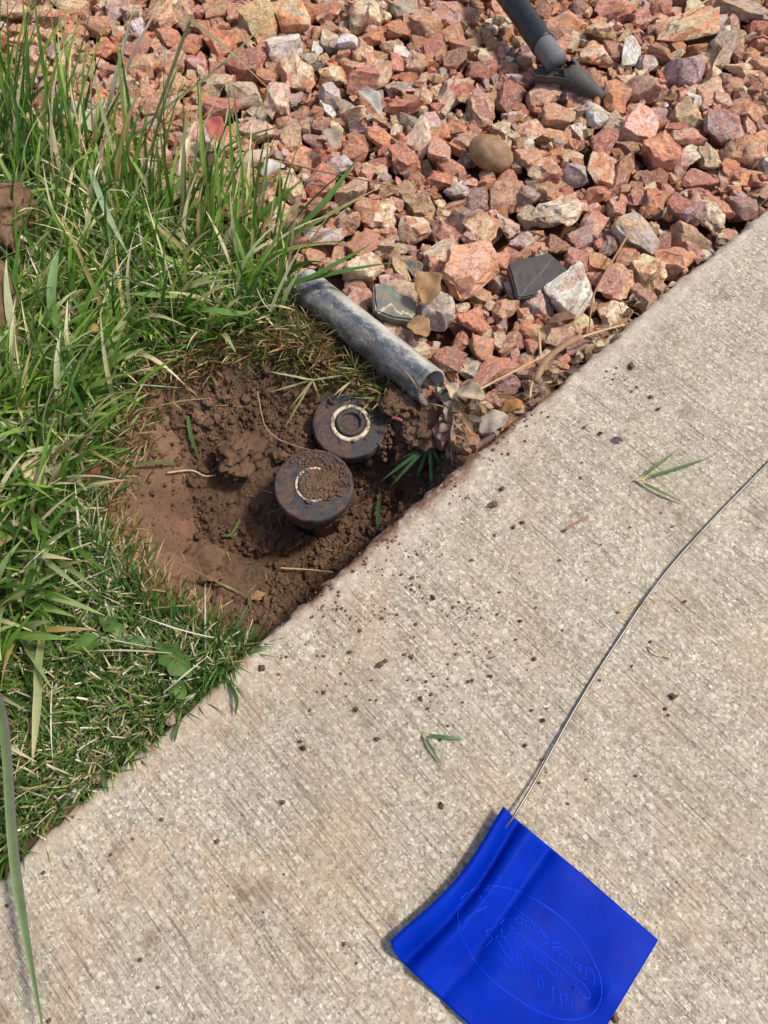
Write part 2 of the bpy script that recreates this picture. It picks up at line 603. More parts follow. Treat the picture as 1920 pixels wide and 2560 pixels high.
def mat_pipe():
    m = NT('weathered_pipe')
    v = m.obj()                                       # x along the pipe, z towards the upper side
    sep = m.n('SeparateXYZ')
    m.l(v, sep.inputs[0])
    side = m.math('ADD', m.math('MULTIPLY', sep.outputs['Y'], 1.0), m.math('MULTIPLY', sep.outputs['Z'], 0.35))
    wob = m.mr(m.noise(v, 60, 6, 0.75), 0.2, 0.8, -0.008, 0.008)
    side = m.math('ADD', side, wob)
    chalk = m.mr(side, 0.0055, 0.0105)
    n1 = m.noise(m.mapv(v, (0.5, 1, 1)), 70, 6, 0.7)
    n2 = m.noise(v, 330, 4, 0.7)
    body = m.ramp(n1, [(0.30, lin(62, 64, 66)), (0.45, lin(108, 110, 112)), (0.56, lin(142, 140, 132)), (0.7, lin(182, 178, 168))])
    ch = m.ramp(n1, [(0.3, lin(120, 114, 102)), (0.5, lin(176, 170, 156)), (0.75, lin(206, 200, 184))])
    col = m.mix(chalk, body, ch)
    # band of dark bare patches along the border of the chalky coat
    band = m.math('MULTIPLY', m.mr(m.math('ABSOLUTE', m.math('SUBTRACT', side, 0.003)), 0.0065, 0.001), m.mr(m.noise(v, 230, 5, 0.8), 0.44, 0.54))
    col = m.mix(m.math('MULTIPLY', band, 0.85), col, lin(62, 70, 86))
    fleck = m.math('MULTIPLY', m.mr(m.math('ABSOLUTE', m.math('SUBTRACT', side, 0.0)), 0.012, 0.003), m.mr(n2, 0.62, 0.7))
    col = m.mix(m.math('MULTIPLY', fleck, 0.7), col, lin(225, 228, 230))
    dirt = m.math('MULTIPLY', m.mr(side, 0.004, -0.014), m.mr(m.noise(v, 90, 5, 0.7), 0.40, 0.58, 0, 0.95))
    col = m.mix(dirt, col, lin(96, 78, 62))
    h = m.math('ADD', m.math('MULTIPLY', chalk, 0.5), m.math('ADD', n2, m.math('MULTIPLY', n1, 0.6)))
    return m.done(col, m.mr(n1, 0.3, 0.7, 0.4, 0.75), m.bump(h, 0.8, 0.0015), 0.35)

def mat_plastic(name, base, dust, lo=0.5, hi=0.62, rough=0.4, scale=70):
    m = NT(name)
    v = m.n('NewGeometry').outputs['Position']
    n1 = m.noise(v, scale, 7, 0.72, 0.4)
    n2 = m.noise(v, scale * 7, 4, 0.8)
    f = m.math('MULTIPLY', m.mr(n1, lo, hi), m.mr(n2, 0.36, 0.58, 0.3, 1))
    col = m.mix(f, m.mix(m.mr(n2, 0.3, 0.8, 0, 0.35), base, lin(96, 98, 102)), dust)
    r = m.mr(f, 0, 1, rough, 0.95)
    return m.done(col, r, m.bump(m.math('ADD', m.math('MULTIPLY', f, 1.0), m.math('MULTIPLY', n2, 0.6)), 0.5, 0.0012), 0.4)

def mat_simple(name, col, rough=0.5, metal=0.0, spec=0.4, bump=0.0, scale=300):
    m = NT(name)
    v = m.n('NewGeometry').outputs['Position']
    n = m.noise(v, scale, 4, 0.7)
    c = m.mix(0.5, col, m.ramp(n, [(0.3, (0.78, 0.78, 0.78)), (0.7, (1.15, 1.15, 1.15))]), 'MULTIPLY')
    return m.done(c, rough, m.bump(n, bump, 0.001) if bump else None, spec, metal)

def mat_flag():
    m = NT('blue_vinyl')
    v = m.n('NewGeometry').outputs['Position']
    n = m.noise(v, 35, 3, 0.5)
    col = m.mix(m.mr(n, 0.3, 0.7), lin(0, 36, 156), lin(0, 49, 178))
    m.done(col, 0.5, m.bump(n, 0.25, 0.004), 0.08)
    tr = m.n('BsdfTranslucent')
    tr.inputs[0].default_value = lin(0, 40, 210)
    mx = m.n('MixShader')
    mx.inputs[0].default_value = 0.18
    m.l(m.b.outputs[0], mx.inputs[1])
    m.l(tr.outputs[0], mx.inputs[2])
    m.l(mx.outputs[0], m.out.inputs[0])
    return m.m

M = dict(stone=mat_stone(True), grit=mat_stone(False), concrete=mat_concrete(), soil=mat_soil(), ground=mat_ground(),
         grass=mat_leafy('grass', 0.45, 0.36), blade=mat_leafy('grass_blade', 0.42, 0.25, fixed=True),
         dryleaf=mat_dry('dry_leaf', lin(150, 118, 98), lin(186, 156, 134), 70),
         straw=mat_dry('straw', lin(178, 148, 104), lin(214, 190, 146), 120),
         twig=mat_dry('twig', lin(140, 104, 78), lin(176, 140, 108), 90),
         soil_dry=mat_soil('dry_soil', 1.15), pipe=mat_pipe(), flag=mat_flag())

# ------------------------------------------------------------------ the setting: outlines on the ground
EDGE_P = [(1920, 512), (1660, 722), (1389, 962), (1157, 1146), (985, 1294), (810, 1447), (631, 1612), (428, 1800), (215, 1975), (0, 2164)]
EP = np.array([W(u, v, -0.001)[:2] for u, v in EDGE_P])
ec = EP.mean(0)
_, _, vt = np.linalg.svd(EP - ec)
E = vt[0] if vt[0][0] > 0 else -vt[0]
N = np.array((E[1], -E[0]))                   # into the slab (right and towards the camera)
es = (EP - ec) @ E
et = (EP - ec) @ N
order = np.argsort(es)
es, et = es[order], et[order]

def edge_off(s):
    return np.interp(s, es, et)

def slab_t(x, y):
    """signed distance into the slab"""
    d = np.stack([x - ec[0], y - ec[1]], -1)
    s = d @ E
    return d @ N - edge_off(s)

BORDER_Q = [(-420, 150), (-200, 190), (0, 250), (150, 330), (330, 400), (480, 480), (600, 560), (655, 610), (700, 660), (820, 760), (930, 850), (985, 960), (1010, 990)]
border = [WQ(u, v, -0.012)[:2] for u, v in BORDER_Q]
far_e = ec + E * 1.2
GRAVEL = border + [tuple(ec + E * 0.16 - N * -0.0), tuple(far_e), (1.3, 1.7), (-1.3, 1.7), (-1.3, border[0][1])]
near_e = ec - E * 0.75
LAWN = border[:11] + [tuple(WQ(1010, 985, -0.012)[:2]), tuple(near_e), (-1.3, near_e[1]), (-1.3, border[0][1])]

RIM_Q = [(300, 822), (345, 800), (400, 778), (500, 752), (600, 742), (690, 765), (770, 805), (850, 850), (940, 880), (980, 950), (1005, 990),
         (700, 1252), (560, 1385), (500, 1375), (440, 1352), (325, 1272), (258, 1185), (226, 1100), (240, 1010), (276, 950), (298, 890)]
RIM = [WQ(u, v, -0.012)[:2] for u, v in RIM_Q]

# ------------------------------------------------------------------ ground with the dug hole
HOLE = [(300, 905, -.022), (335, 900, -.030), (360, 960, -.040), (290, 1000, -.021), (270, 1060, -.018), (330, 1050, -.034), (385, 1050, -.055), (265, 1130, -.016),
        (340, 1150, -.040), (388, 1190, -.052), (398, 1300, -.034), (345, 1262, -.020), (300, 1180, -.024), (450, 1345, -.026), (500, 1368, -.024), (545, 1380, -.022),
        (402, 1120, -.080), (412, 1200, -.096), (440, 1290, -.088), (480, 1325, -.070), (540, 1345, -.062), (470, 1150, -.088),
        (480, 1100, -.078), (560, 1200, -.100), (640, 1230, -.102), (700, 1180, -.100), (600, 1290, -.092), (650, 1265, -.100), (500, 1220, -.098), (620, 1160, -.095),
        (430, 950, -.052), (480, 900, -.044), (530, 950, -.052), (560, 1000, -.056), (600, 950, -.056), (520, 1030, -.064), (440, 1020, -.070), (590, 1080, -.078), (400, 870, -.036),
        (450, 820, -.030), (520, 795, -.026), (600, 790, -.032), (660, 820, -.036), (640, 880, -.050), (740, 800, -.030), (800, 825, -.028), (560, 860, -.046),
        (880, 850, -.022), (905, 915, -.026), (855, 985, -.045), (840, 1030, -.080), (820, 1080, -.095), (895, 1000, -.055), (935, 945, -.034), (760, 1150, -.100), (800, 1100, -.098),
        (930, 1020, -.066), (865, 1060, -.090), (757, 930, -.062), (680, 1055, -.086), (660, 950, -.048), (640, 1000, -.058), (700, 880, -.045), (850, 880, -.026), (975, 985, -.05)]
ctrl = [WQ(u - (14 if u < 420 and v > 860 else 0), v, z * (1.07 if z < -0.06 else 1.0)) for u, v, z in HOLE]
for (x, y) in RIM[:11] + RIM[13:]:
    ctrl.append(np.array((x, y, -0.013)))
for gx in np.arange(-0.6, 0.61, 0.075):
    for gy in np.arange(-0.2, 1.25, 0.075):
        px, py = np.array([gx]), np.array([gy])
        if inside(RIM, px, py)[0] or slab_t(px, py)[0] > -0.02:
            continue
        if min(np.hypot(gx - r[0], gy - r[1]) for r in RIM) < 0.03:
            continue
        ctrl.append(np.array((gx, gy, -0.034 if inside(GRAVEL, px, py)[0] else -0.012)))
ctrl = np.array(ctrl)
D = np.hypot(ctrl[:, None, 0] - ctrl[None, :, 0], ctrl[:, None, 1] - ctrl[None, :, 1])
wts = np.linalg.solve(D + np.eye(len(ctrl)) * 1e-4, ctrl[:, 2] + 0.02)

def base_z(x, y):
    x, y = np.asarray(x, float), np.asarray(y, float)
    out = np.zeros(x.size)
    xf, yf = x.ravel(), y.ravel()
    for k in range(0, x.size, 20000):
        d = np.hypot(xf[k:k + 20000, None] - ctrl[None, :, 0], yf[k:k + 20000, None] - ctrl[None, :, 1])
        out[k:k + 20000] = d @ wts
    z = np.clip(out - 0.02, -0.135, -0.008)
    far = (np.abs(xf) > 0.62) | (yf > 1.2) | (yf < -0.22)
    z[far] = -0.02
    return z.reshape(x.shape)

def wall_mask(x, y):
    """1 on the smooth spade-cut bank at the left of the hole"""
    poly = [WQ(u, v, -0.03)[:2] for u, v in [(225, 860), (350, 850), (382, 960), (388, 1080), (384, 1200), (398, 1300), (520, 1365), (480, 1405), (290, 1310), (195, 1100)]]
    return inside(poly, x, y).astype(float)

def crumb_mask(x, y):
    return inside(RIM, x, y).astype(float) * (1 - wall_mask(x, y))

def box_blur(a, r):
    for ax in (0, 1):
        pad = [(r, r) if k == ax else (0, 0) for k in range(2)]
        c = np.cumsum(np.pad(a, pad, mode='edge'), axis=ax)
        n = a.shape[ax]
        z = np.zeros_like(np.take(c, [0], axis=ax))
        c = np.concatenate([z, c], axis=ax)
        hi = np.take(c, np.arange(2 * r + 1, n + 2 * r + 1), axis=ax)
        lo = np.take(c, np.arange(0, n), axis=ax)
        a = (hi - lo) / (2 * r + 1)
    return a

fx0, fx1, fy0, fy1 = -0.31, 0.10, 0.03, 0.45
st = 0.0017
xs = np.concatenate([-np.array([8, 4, 2, 1.4, 1.0, 0.8]), np.arange(-0.65, fx0, 0.012), np.arange(fx0, fx1, st), np.arange(fx1 + 0.006, 0.7, 0.014), [0.8, 1, 1.4, 2, 4, 8]])
ys = np.concatenate([[-8, -4, -2, -1, -0.6], np.arange(-0.4, fy0, 0.012), np.arange(fy0, fy1, st), np.arange(fy1 + 0.006, 1.3, 0.014), [1.5, 2, 3, 5, 8]])
GX, GY = np.meshgrid(xs, ys, indexing='ij')
GZ = base_z(GX, GY)
cm, wm = box_blur(crumb_mask(GX, GY), 2), box_blur(wall_mask(GX, GY), 2)
pts = xyz(GX, GY, GZ)
rgh = 0.0055 * fbm(pts * 70, 3, 3) + 0.0032 * (np.abs(fbm(pts * 190, 3, 8)) * 2 - 0.5) + 0.0018 * fbm(pts * 480, 2, 9)
GZ = GZ + cm * rgh + wm * (0.0042 * fbm(pts * 34, 4, 77) + 0.0013 * fbm(pts * 260, 3, 78) + 0.0016 * fbm(pts * np.array((90, 35, 40)), 4, 21) - 0.0022 * np.clip(fbm(pts * np.array((260, 60, 90)), 3, 4) - 0.28, 0, 1) * 3)
GZ = GZ + (1 - cm) * (1 - wm) * 0.0025 * fbm(pts * 40, 3, 6)
under = slab_t(GX, GY) > 0.006
GZ[under] = np.minimum(GZ[under], -0.025)

def zi(x, y):
    """ground height by bilinear look-up"""
    x, y = np.atleast_1d(x), np.atleast_1d(y)
    i = np.clip(np.searchsorted(xs, x) - 1, 0, len(xs) - 2)
    j = np.clip(np.searchsorted(ys, y) - 1, 0, len(ys) - 2)
    a = (x - xs[i]) / (xs[i + 1] - xs[i])
    b = (y - ys[j]) / (ys[j + 1] - ys[j])
    return GZ[i, j] * (1 - a) * (1 - b) + GZ[i + 1, j] * a * (1 - b) + GZ[i, j + 1] * (1 - a) * b + GZ[i + 1, j + 1] * a * b

def WG(u, v, z):
    """like W, but things lying deep in the hole are laid on its floor"""
    if z > -0.035:
        return W(u, v, z)
    for _ in range(6):
        p = W(u, v, z)
        z = 0.5 * z + 0.5 * (zi(p[0], p[1])[0] + 0.006)
    return W(u, v, z)

soil_a, soil_b = np.array(lin(96, 74, 58)[:3]), np.array(lin(124, 98, 79)[:3])
tn = (fbm(pts * 14, 4, 31) * 0.5 + 0.5)[..., None]
gcol = soil_a * (1 - tn) + soil_b * tn
wallc = np.array(lin(130, 100, 79)[:3]) * (0.80 + 0.40 * tn)
gcol = gcol * (1 - wm[..., None]) + wallc * wm[..., None]
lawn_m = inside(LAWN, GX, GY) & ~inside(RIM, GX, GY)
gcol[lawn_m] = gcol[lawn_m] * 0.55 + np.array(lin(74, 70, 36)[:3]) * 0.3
gcol = np.concatenate([gcol, (1 - wm * 0.35)[..., None]], -1).reshape(-1, 4)
link('ground', make_mesh('ground', xyz(GX, GY, GZ).reshape(-1, 3), grid_faces(len(xs), len(ys)), gcol), M['ground'], kind='structure')

# ------------------------------------------------------------------ the concrete pavement
ss = np.concatenate([[-8, -4, -2, -1.2], np.arange(-0.8, 0.95, 0.003), [1.2, 2, 4, 8]])
prof = [(0.004, -0.16), (0.002, -0.12)] + [(0.0, z) for z in np.arange(-0.11, -0.0125, 0.005)]
R = 0.0105
for a in np.linspace(0, math.pi / 2, 8):
    prof.append((R - R * math.cos(a), -R + R * math.sin(a)))
prof += [(t, 0.0) for t in np.concatenate([np.arange(0.014, 0.06, 0.004), np.arange(0.07, 0.5, 0.03), [0.6, 0.9, 1.5, 3.0]])]
prof = np.array(prof)
S_, T_ = np.meshgrid(ss, prof[:, 0], indexing='ij')
Z_ = np.broadcast_to(prof[:, 1], S_.shape).copy()
pp = np.stack([S_, T_, Z_], -1)
nearw = np.clip(1 - T_ / 0.03, 0, 1)
facew = np.clip(-Z_ / 0.006, 0, 1)
off = nearw * (0.0014 * fbm(pp * 14, 2, 51) + 0.0013 * fbm(pp * 260, 3, 52)) + facew * (0.0036 * fbm(pp * 150, 3, 55) + 0.001)
chip = np.clip(fbm(pp * np.array((75, 75, 30)), 4, 57) - 0.20, 0, 1) * nearw
T2 = T_ + off + chip * 0.004 + (edge_off(S_) * np.clip(1 - T_ / 0.25, 0, 1))
Z2 = Z_ - chip * 0.007 * (Z_ > -0.02) + nearw * (Z_ > -0.02) * 0.0011 * fbm(pp * 240, 3, 59) - 0.0006 * np.clip(T_ / 0.05, 0, 1) + 0.0006 * fbm(pp * 9, 2, 61)
side = make_mesh('sidewalk', np.stack([S_, T2, Z2], -1).reshape(-1, 3), grid_faces(len(ss), len(prof))[:, ::-1])
sw = link('sidewalk', side, M['concrete'], kind='structure')
sw.matrix_world = Matrix(((E[0], N[0], 0, ec[0]), (E[1], N[1], 0, ec[1]), (0, 0, 1, 0), (0, 0, 0, 1)))
side.flip_normals()

# ------------------------------------------------------------------ gravel
PAL = dict(o=(232, 160, 114), s=(232, 170, 142), c=(246, 219, 182), w=(250, 242, 230), m=(178, 128, 112), t=(222, 178, 140), p=(234, 188, 172),
           l=(192, 164, 160), r=(212, 134, 108), b=(192, 134, 100), g=(192, 178, 162), n=(112, 114, 102), d=(70, 64, 60), y=(234, 190, 136), v=(196, 168, 128))
SECOND = dict(o='crtb', s='cpro', c='otpy', w='cpc', m='plrt', t='cobm', p='cwlr', l='pgm', r='oscm', b='otm', g='ctw', n='gc', d='n', y='oct', v='ytg')
# u, v, length, width, image angle, colour
STONES = """454 36 90 62 80 t;496 31 48 36 60 r;549 22 76 42 10 b;600 31 62 46 0 s;658 55 94 82 20 v;612 10 52 30 -20 s;735 48 92 76 110 o;776 26 64 60 0 r;663 137 52 46 -30 m
547 108 84 80 40 r;605 87 68 64 -20 o;427 92 54 46 20 o;477 111 58 56 0 o;504 65 58 40 -20 o;617 164 92 66 -10 r;499 164 62 56 0 p;549 169 46 36 0 r;663 190 56 50 80 b
697 178 62 40 70 o;745 186 98 78 110 c;554 200 62 42 -15 c;612 236 92 82 0 c;525 222 54 46 -20 t;692 241 82 60 80 p;735 243 52 36 60 p;436 210 82 70 70 t;554 265 92 46 -10 r;414 150 52 50 0 o
793 111 60 27 80 w;771 142 52 40 100 g;790 166 46 36 0 d;822 22 82 60 20 r;916 34 88 76 0 r;1010 17 62 46 0 g;1065 60 86 74 120 t;1128 34 86 76 -20 s;824 70 56 46 -20 b;928 87 66 44 -5 o
998 70 58 46 0 b;908 135 88 60 110 s;906 193 74 68 0 r;1041 157 84 58 105 t;1087 116 54 48 20 r;1140 84 76 48 10 b;954 181 76 42 65 c;1010 215 72 42 10 g;1130 227 92 78 30 r;829 186 82 62 80 c
826 241 64 60 -20 w;880 282 66 50 0 c;880 104 64 48 60 w;838 108 36 32 0 p;976 111 42 38 40 v;1010 263 106 50 -15 r;1060 239 60 42 100 o;1203 172 76 68 20 m;1138 149 58 54 0 b
916 263 58 44 -40 b;1162 243 52 26 40 t;1106 178 42 18 80 g;1203 283 86 66 100 t;1414 64 102 70 -15 t;1501 75 82 62 15 y;1487 133 80 66 20 o;1863 20 142 48 -5 g;1539 23 102 62 -15 r;1649 23 58 52 90 r
1805 116 112 68 55 v;1788 231 80 64 10 s;1718 278 80 70 0 v;1542 240 88 62 120 o;1539 301 58 46 -10 p;1597 315 126 84 70 s;1805 324 96 80 100 m;1863 278 88 80 0 b;1869 370 112 80 30 t
1359 243 82 74 0 t;1394 286 82 50 0 t;1275 243 112 60 75 r;1325 324 74 58 30 r;1388 339 76 48 -25 y;1050 341 98 66 80 c;1012 396 92 64 110 r;1102 374 82 54 70 s;1130 418 74 60 -20 s;1094 445 82 46 -20 r
1260 488 80 68 90 t;1188 500 82 62 100 m;1362 425 82 78 0 o;1321 394 74 54 25 t;1323 486 62 54 0 l;1374 486 60 52 60 o;1270 560 82 58 85 p;1048 517 88 70 -20 t;1150 546 78 60 -25 m;1142 474 62 32 15 g
1036 572 80 62 -10 o;1111 584 82 64 -10 m;1207 570 86 72 45 c;1501 425 116 62 80 o;1554 435 106 45 78 b;1651 384 106 86 -10 o;1716 339 90 58 0 p;1511 351 80 64 30 r;1424 387 64 38 -25 c
1752 445 78 52 -15 r;1713 392 88 58 30 p;1776 389 72 44 115 c;1634 507 106 56 75 o;1593 490 62 46 70 s;1750 486 68 40 -15 r;1694 510 60 54 30 m;1733 529 56 50 60 m;1779 539 86 60 85 c;1540 522 66 50 80 r
1730 586 92 70 -10 t;1687 642 92 78 -20 s;1743 624 60 54 0 m;1627 675 102 84 110 c;1573 642 76 56 0 t;1548 703 102 80 65 t;1619 736 88 64 120 m;1534 778 96 80 60 c;1523 604 76 52 100 m;1864 518 88 74 10 m
1804 515 88 46 105 o;1341 748 86 62 80 l;1401 838 88 54 25 t;1275 856 76 54 20 m;1341 829 78 44 -10 o;1205 868 66 60 80 o;1169 919 66 58 60 g;1227 925 132 58 35 s;1118 901 76 70 -20 m;1329 862 36 32 0 o
1257 769 74 58 45 b;1281 718 46 42 60 g;1492 657 68 62 0 b;1441 657 62 58 80 r;1456 865 76 54 -10 m;1431 892 46 40 90 b;1007 719 80 40 -15 c;908 668 92 84 -10 t;896 743 70 60 10 p;913 606 78 54 30 s
961 801 56 40 -20 r;1111 632 86 54 20 c;1089 659 56 50 0 r;1002 671 78 30 -60 y;1036 664 74 38 -50 n;998 620 66 30 0 t;957 543 86 68 20 c;641 324 78 60 10 p;725 336 82 62 65 v;757 392 82 64 -10 s
631 396 88 62 10 c;800 454 82 74 100 r;733 464 88 54 100 c;887 474 92 74 50 c;788 510 68 58 -20 m;884 370 84 72 -30 r;848 408 54 48 -40 w;952 343 66 42 -15 o;954 404 66 36 10 r;971 474 62 54 -20 t
918 524 68 58 60 o;872 553 62 52 80 b;730 556 54 44 0 m;798 317 72 50 -30 m;783 348 52 32 -10 l;894 317 42 32 0 p;817 589 78 42 0 p;617 454 82 68 80 t;660 474 62 54 40 p;696 517 62 44 -20 c
122 40 82 56 -10 r;35 23 72 50 0 t;174 12 82 42 10 t;255 64 80 50 -20 o;292 23 72 60 0 p;405 40 112 78 80 b;64 104 82 52 10 t;260 116 62 60 0 o;341 64 52 40 70 p;422 174 78 74 0 o;359 162 82 60 70 t
340 120 60 46 20 s;190 80 60 44 0 s;160 140 60 50 30 c;300 200 62 50 -10 p;380 260 64 52 20 t;470 275 60 50 0 s;330 30 56 44 20 o;500 330 66 50 -20 p;560 360 60 44 10 c;470 380 66 50 10 t;548 430 58 44 0 s
1310 600 62 46 -20 p;1340 620 56 40 20 o;1395 610 62 46 0 b;1460 590 70 50 20 l;1490 480 60 48 30 o;1445 600 52 40 0 m;1080 300 56 44 10 p;1140 320 60 44 -20 o;1255 320 60 44 -30 c;1160 350 46 36 0 t
1860 440 84 60 20 r;1830 420 60 50 0 o;1900 480 60 56 20 m;1895 200 80 66 60 b;1850 170 70 50 -20 o;1740 120 60 40 0 o;1660 130 74 40 -30 b;1620 150 60 44 20 p;1600 40 62 50 20 p;1740 20 60 50 80 c
1580 360 60 50 30 b;1610 440 52 40 -20 m;1850 600 70 50 20 s;1480 560 70 52 60 p;1420 700 46 40 0 o;1500 580 40 34 0 b;1570 820 52 44 20 b;1370 780 46 40 0 r;1150 850 50 44 20 b;1060 790 60 44 40 b
1255 650 54 40 30 s;1180 590 50 44 0 p;840 660 60 46 10 p;790 640 56 42 20 t;860 620 50 38 0 m;740 600 52 44 0 s;1010 840 56 44 -10 m;1330 930 60 44 30 m;1270 960 66 50 20 m;1380 930 50 40 20 b""".replace('\n', ';')
NAMED = [  # stones that stand out: u, v, length, width, angle, colour, lift, label
 (711, 118, 86, 64, 10, 'w', .006, 'cream white stone with dark tan stripes at the top beside an olive stone'),
 (995, 152, 64, 38, 95, 'r', .006, 'small brick red block of stone with square ends near the top'),
 (1579, 127, 86, 52, 100, 'w', .008, 'upright white quartz stone right of the black taped tube'),
 (1718, 64, 152, 70, 8, 'c', .008, 'long lumpy cream stone at the top right'),
 (1614, 214, 84, 78, 30, 'm', .006, 'rounded maroon stone with white specks right of the torn plastic shard'),
 (1712, 178, 96, 82, 10, 'p', .006, 'jagged pale pink stone with a crown-like upper edge'),
 (1492, 284, 72, 46, -10, 'w', .006, 'rough chalk white stone below the torn plastic shard'),
 (1405, 522, 136, 84, 38, 'c', .008, 'large wedge-shaped cream and rust stone'),
 (1330, 536, 60, 52, 20, 'g', .004, 'smooth grey tan pebble beside the wedge-shaped stone'),
 (1436, 430, 84, 66, -25, 'l', .005, 'flat lilac grey stone beside an upright rust brown stone'),
 (1596, 581, 124, 70, -35, 'g', .008, 'long grey cream stone with angular ridges near the kerb of the concrete'),
 (1172, 678, 142, 112, 20, 's', .012, 'biggest salmon pink stone, with one round white spot'),
 (1434, 733, 116, 104, 30, 'w', .012, 'big pale cream stone next to the dark slate'),
 (1187, 802, 72, 62, -50, 'o', .012, 'bright orange stone with cream speckles between the lilac stone and the twig'),
 (1094, 777, 104, 94, 60, 'l', .012, 'big mottled lilac grey stone right of the grey green slate'),
]
variants = []
for k in range(40):
    v, f = rock_verts(100 + k, 7 + k % 8, 0.26, 0.030 + 0.012 * (k % 3), 0.03)
    me = make_mesh('stone', v, f)
    me.set_sharp_from_angle(angle=math.radians(34))
    me.materials.append(M['stone'])
    variants.append(me)

# height map of what already lies there
hs = 0.003
hx0, hy0 = -0.72, 0.05
hn = (int(1.6 / hs), int(1.3 / hs))
HX, HY = np.meshgrid(hx0 + hs * np.arange(hn[0]), hy0 + hs * np.arange(hn[1]), indexing='ij')
HM = np.full(hn, -0.034)
OK = inside(GRAVEL, HX, HY) & (slab_t(HX, HY) < -0.003)

def raster(c, a, b, th, ang):
    i0, i1 = [int(np.clip((c[0] + q * a - hx0) / hs, 0, hn[0] - 1)) for q in (-1, 1)]
    j0, j1 = [int(np.clip((c[1] + q * a - hy0) / hs, 0, hn[1] - 1)) for q in (-1, 1)]
    X, Y = HX[i0:i1 + 1, j0:j1 + 1] - c[0], HY[i0:i1 + 1, j0:j1 + 1] - c[1]
    p = (X * math.cos(ang) + Y * math.sin(ang)) / a
    q = (-X * math.sin(ang) + Y * math.cos(ang)) / b
    r2 = p ** 2 + q ** 2
    top = c[2] + th * np.sqrt(np.clip(1 - r2 ** 1.6, 0, 1))
    HM[i0:i1 + 1, j0:j1 + 1] = np.where(r2 < 1, np.maximum(HM[i0:i1 + 1, j0:j1 + 1], top), HM[i0:i1 + 1, j0:j1 + 1])

def jit(rgb, r, amt=0.10):
    k = 1 + r.uniform(-amt, amt)
    return tuple(min(255, c * k * (1 + r.uniform(-0.04, 0.04))) for c in rgb)

# the bed under the stones
bx = np.arange(-0.72, 0.9, 0.012)
by = np.arange(0.12, 1.34, 0.012)
BX, BY = np.meshgrid(bx, by, indexing='ij')
BZ = -0.030 + 0.003 * fbm(xyz(BX, BY) * 60, 3, 71)
gf = grid_faces(len(bx), len(by))
cxm = BX.ravel()[gf].mean(1)
cym = BY.ravel()[gf].mean(1)
gf = gf[inside(GRAVEL, cxm, cym) & (slab_t(cxm, cym) < 0.01)]
used = np.unique(gf)
remap = np.zeros(BX.size, int)
remap[used] = np.arange(len(used))
bedc = np.tile(np.array(lin(104, 70, 50)), (len(used), 1))
gravel_bed = link('gravel_bed', make_mesh('gravel_bed', xyz(BX, BY, BZ).reshape(-1, 3)[used], remap[gf], bedc), M['ground'], kind='structure')

pr = random.Random(5)
stone_count = 0

def place_stone(u, v, L, Wd, ang, key, lift=0.0, label=None, z=None, parent=None):
    global stone_count
    zc = -0.012 + pr.uniform(-0.004, 0.004) + lift * 0.5 + (max(L, Wd) - 60) * 0.00004 if z is None else z
    c = W(u, v, zc + 0.003)
    t = slab_t(c[:1], c[1:2])[0]
    a = math.radians(ang)
    p2 = W(u + 20 * math.cos(a), v - 20 * math.sin(a), zc + 0.003)
    wa = math.atan2(p2[1] - c[1], p2[0] - c[0])
    sc = scale_at(u, v)
    la, lb = L / sc / 2 * 1.10, Wd / sc / 2 * 1.14
    lim = -0.55 * min(la, lb)
    if t > lim:
        c[:2] -= N * (t - lim)
        t = lim
    if t > -0.03:
        zc -= 0.004
    th = min(la, lb) * pr.uniform(0.62, 0.85)
    c[2] = zc
    me = pr.choice(variants)
    o = link('stone', me, parent=parent)
    o.location = c
    o.rotation_euler = (pr.uniform(-0.35, 0.35), pr.uniform(-0.3, 0.3), wa + (math.pi if pr.random() < 0.5 else 0))
    o.scale = (la, lb, th)
    o.color = lin(*jit(PAL[key], pr))
    o['tint'] = list(lin(*jit(PAL[pr.choice(SECOND[key])], pr)))
    raster(c, la * 0.97, lb * 0.97, th * 0.95, wa)
    if label:
        o['label'] = label
        o['category'] = 'stone'
    return o

for u, v, L, Wd, ang, key, lift, label in NAMED:
    place_stone(u, v, L, Wd, ang, key, lift, label)
for rec in STONES.split(';'):
    u, v, L, Wd, ang, key = rec.split()
    place_stone(float(u), float(v), float(L), float(Wd), float(ang), key, parent=gravel_bed)
    stone_count += 1

# the smooth river pebble
v, f = lump_verts(3, 4, 0.10, 1.1)
v = v / np.abs(v).max(0)
peb = link('stone', make_mesh('pebble', v, f), label='smooth oval tan river pebble among the broken red gravel', cat='stone')
m = NT('river_pebble')
ov = m.obj()
nn = m.noise(ov, 2.2, 7, 0.65)
n2 = m.noise(ov, 22, 4, 0.7)
m.done(m.mix(0.5, m.ramp(nn, [(0.3, lin(118, 84, 54)), (0.5, lin(150, 116, 82)), (0.7, lin(170, 144, 112))]), m.ramp(n2, [(0.3, (0.7, 0.68, 0.66)), (0.7, (1.15, 1.15, 1.15))]), 'MULTIPLY'), 0.6, m.bump(n2, 0.2, 0.001), 0.35)
peb.data.materials.append(m.m)
c = W(1228, 380, 0.0)
sc = scale_at(1228, 380)
peb.location = (c[0], c[1], -0.002)
peb.rotation_euler = (0.05, 0.1, math.radians(-30))
peb.scale = (60 / sc, 46 / sc, 40 / sc)
raster(peb.location, 60 / sc, 46 / sc, 40 / sc, math.radians(-30))

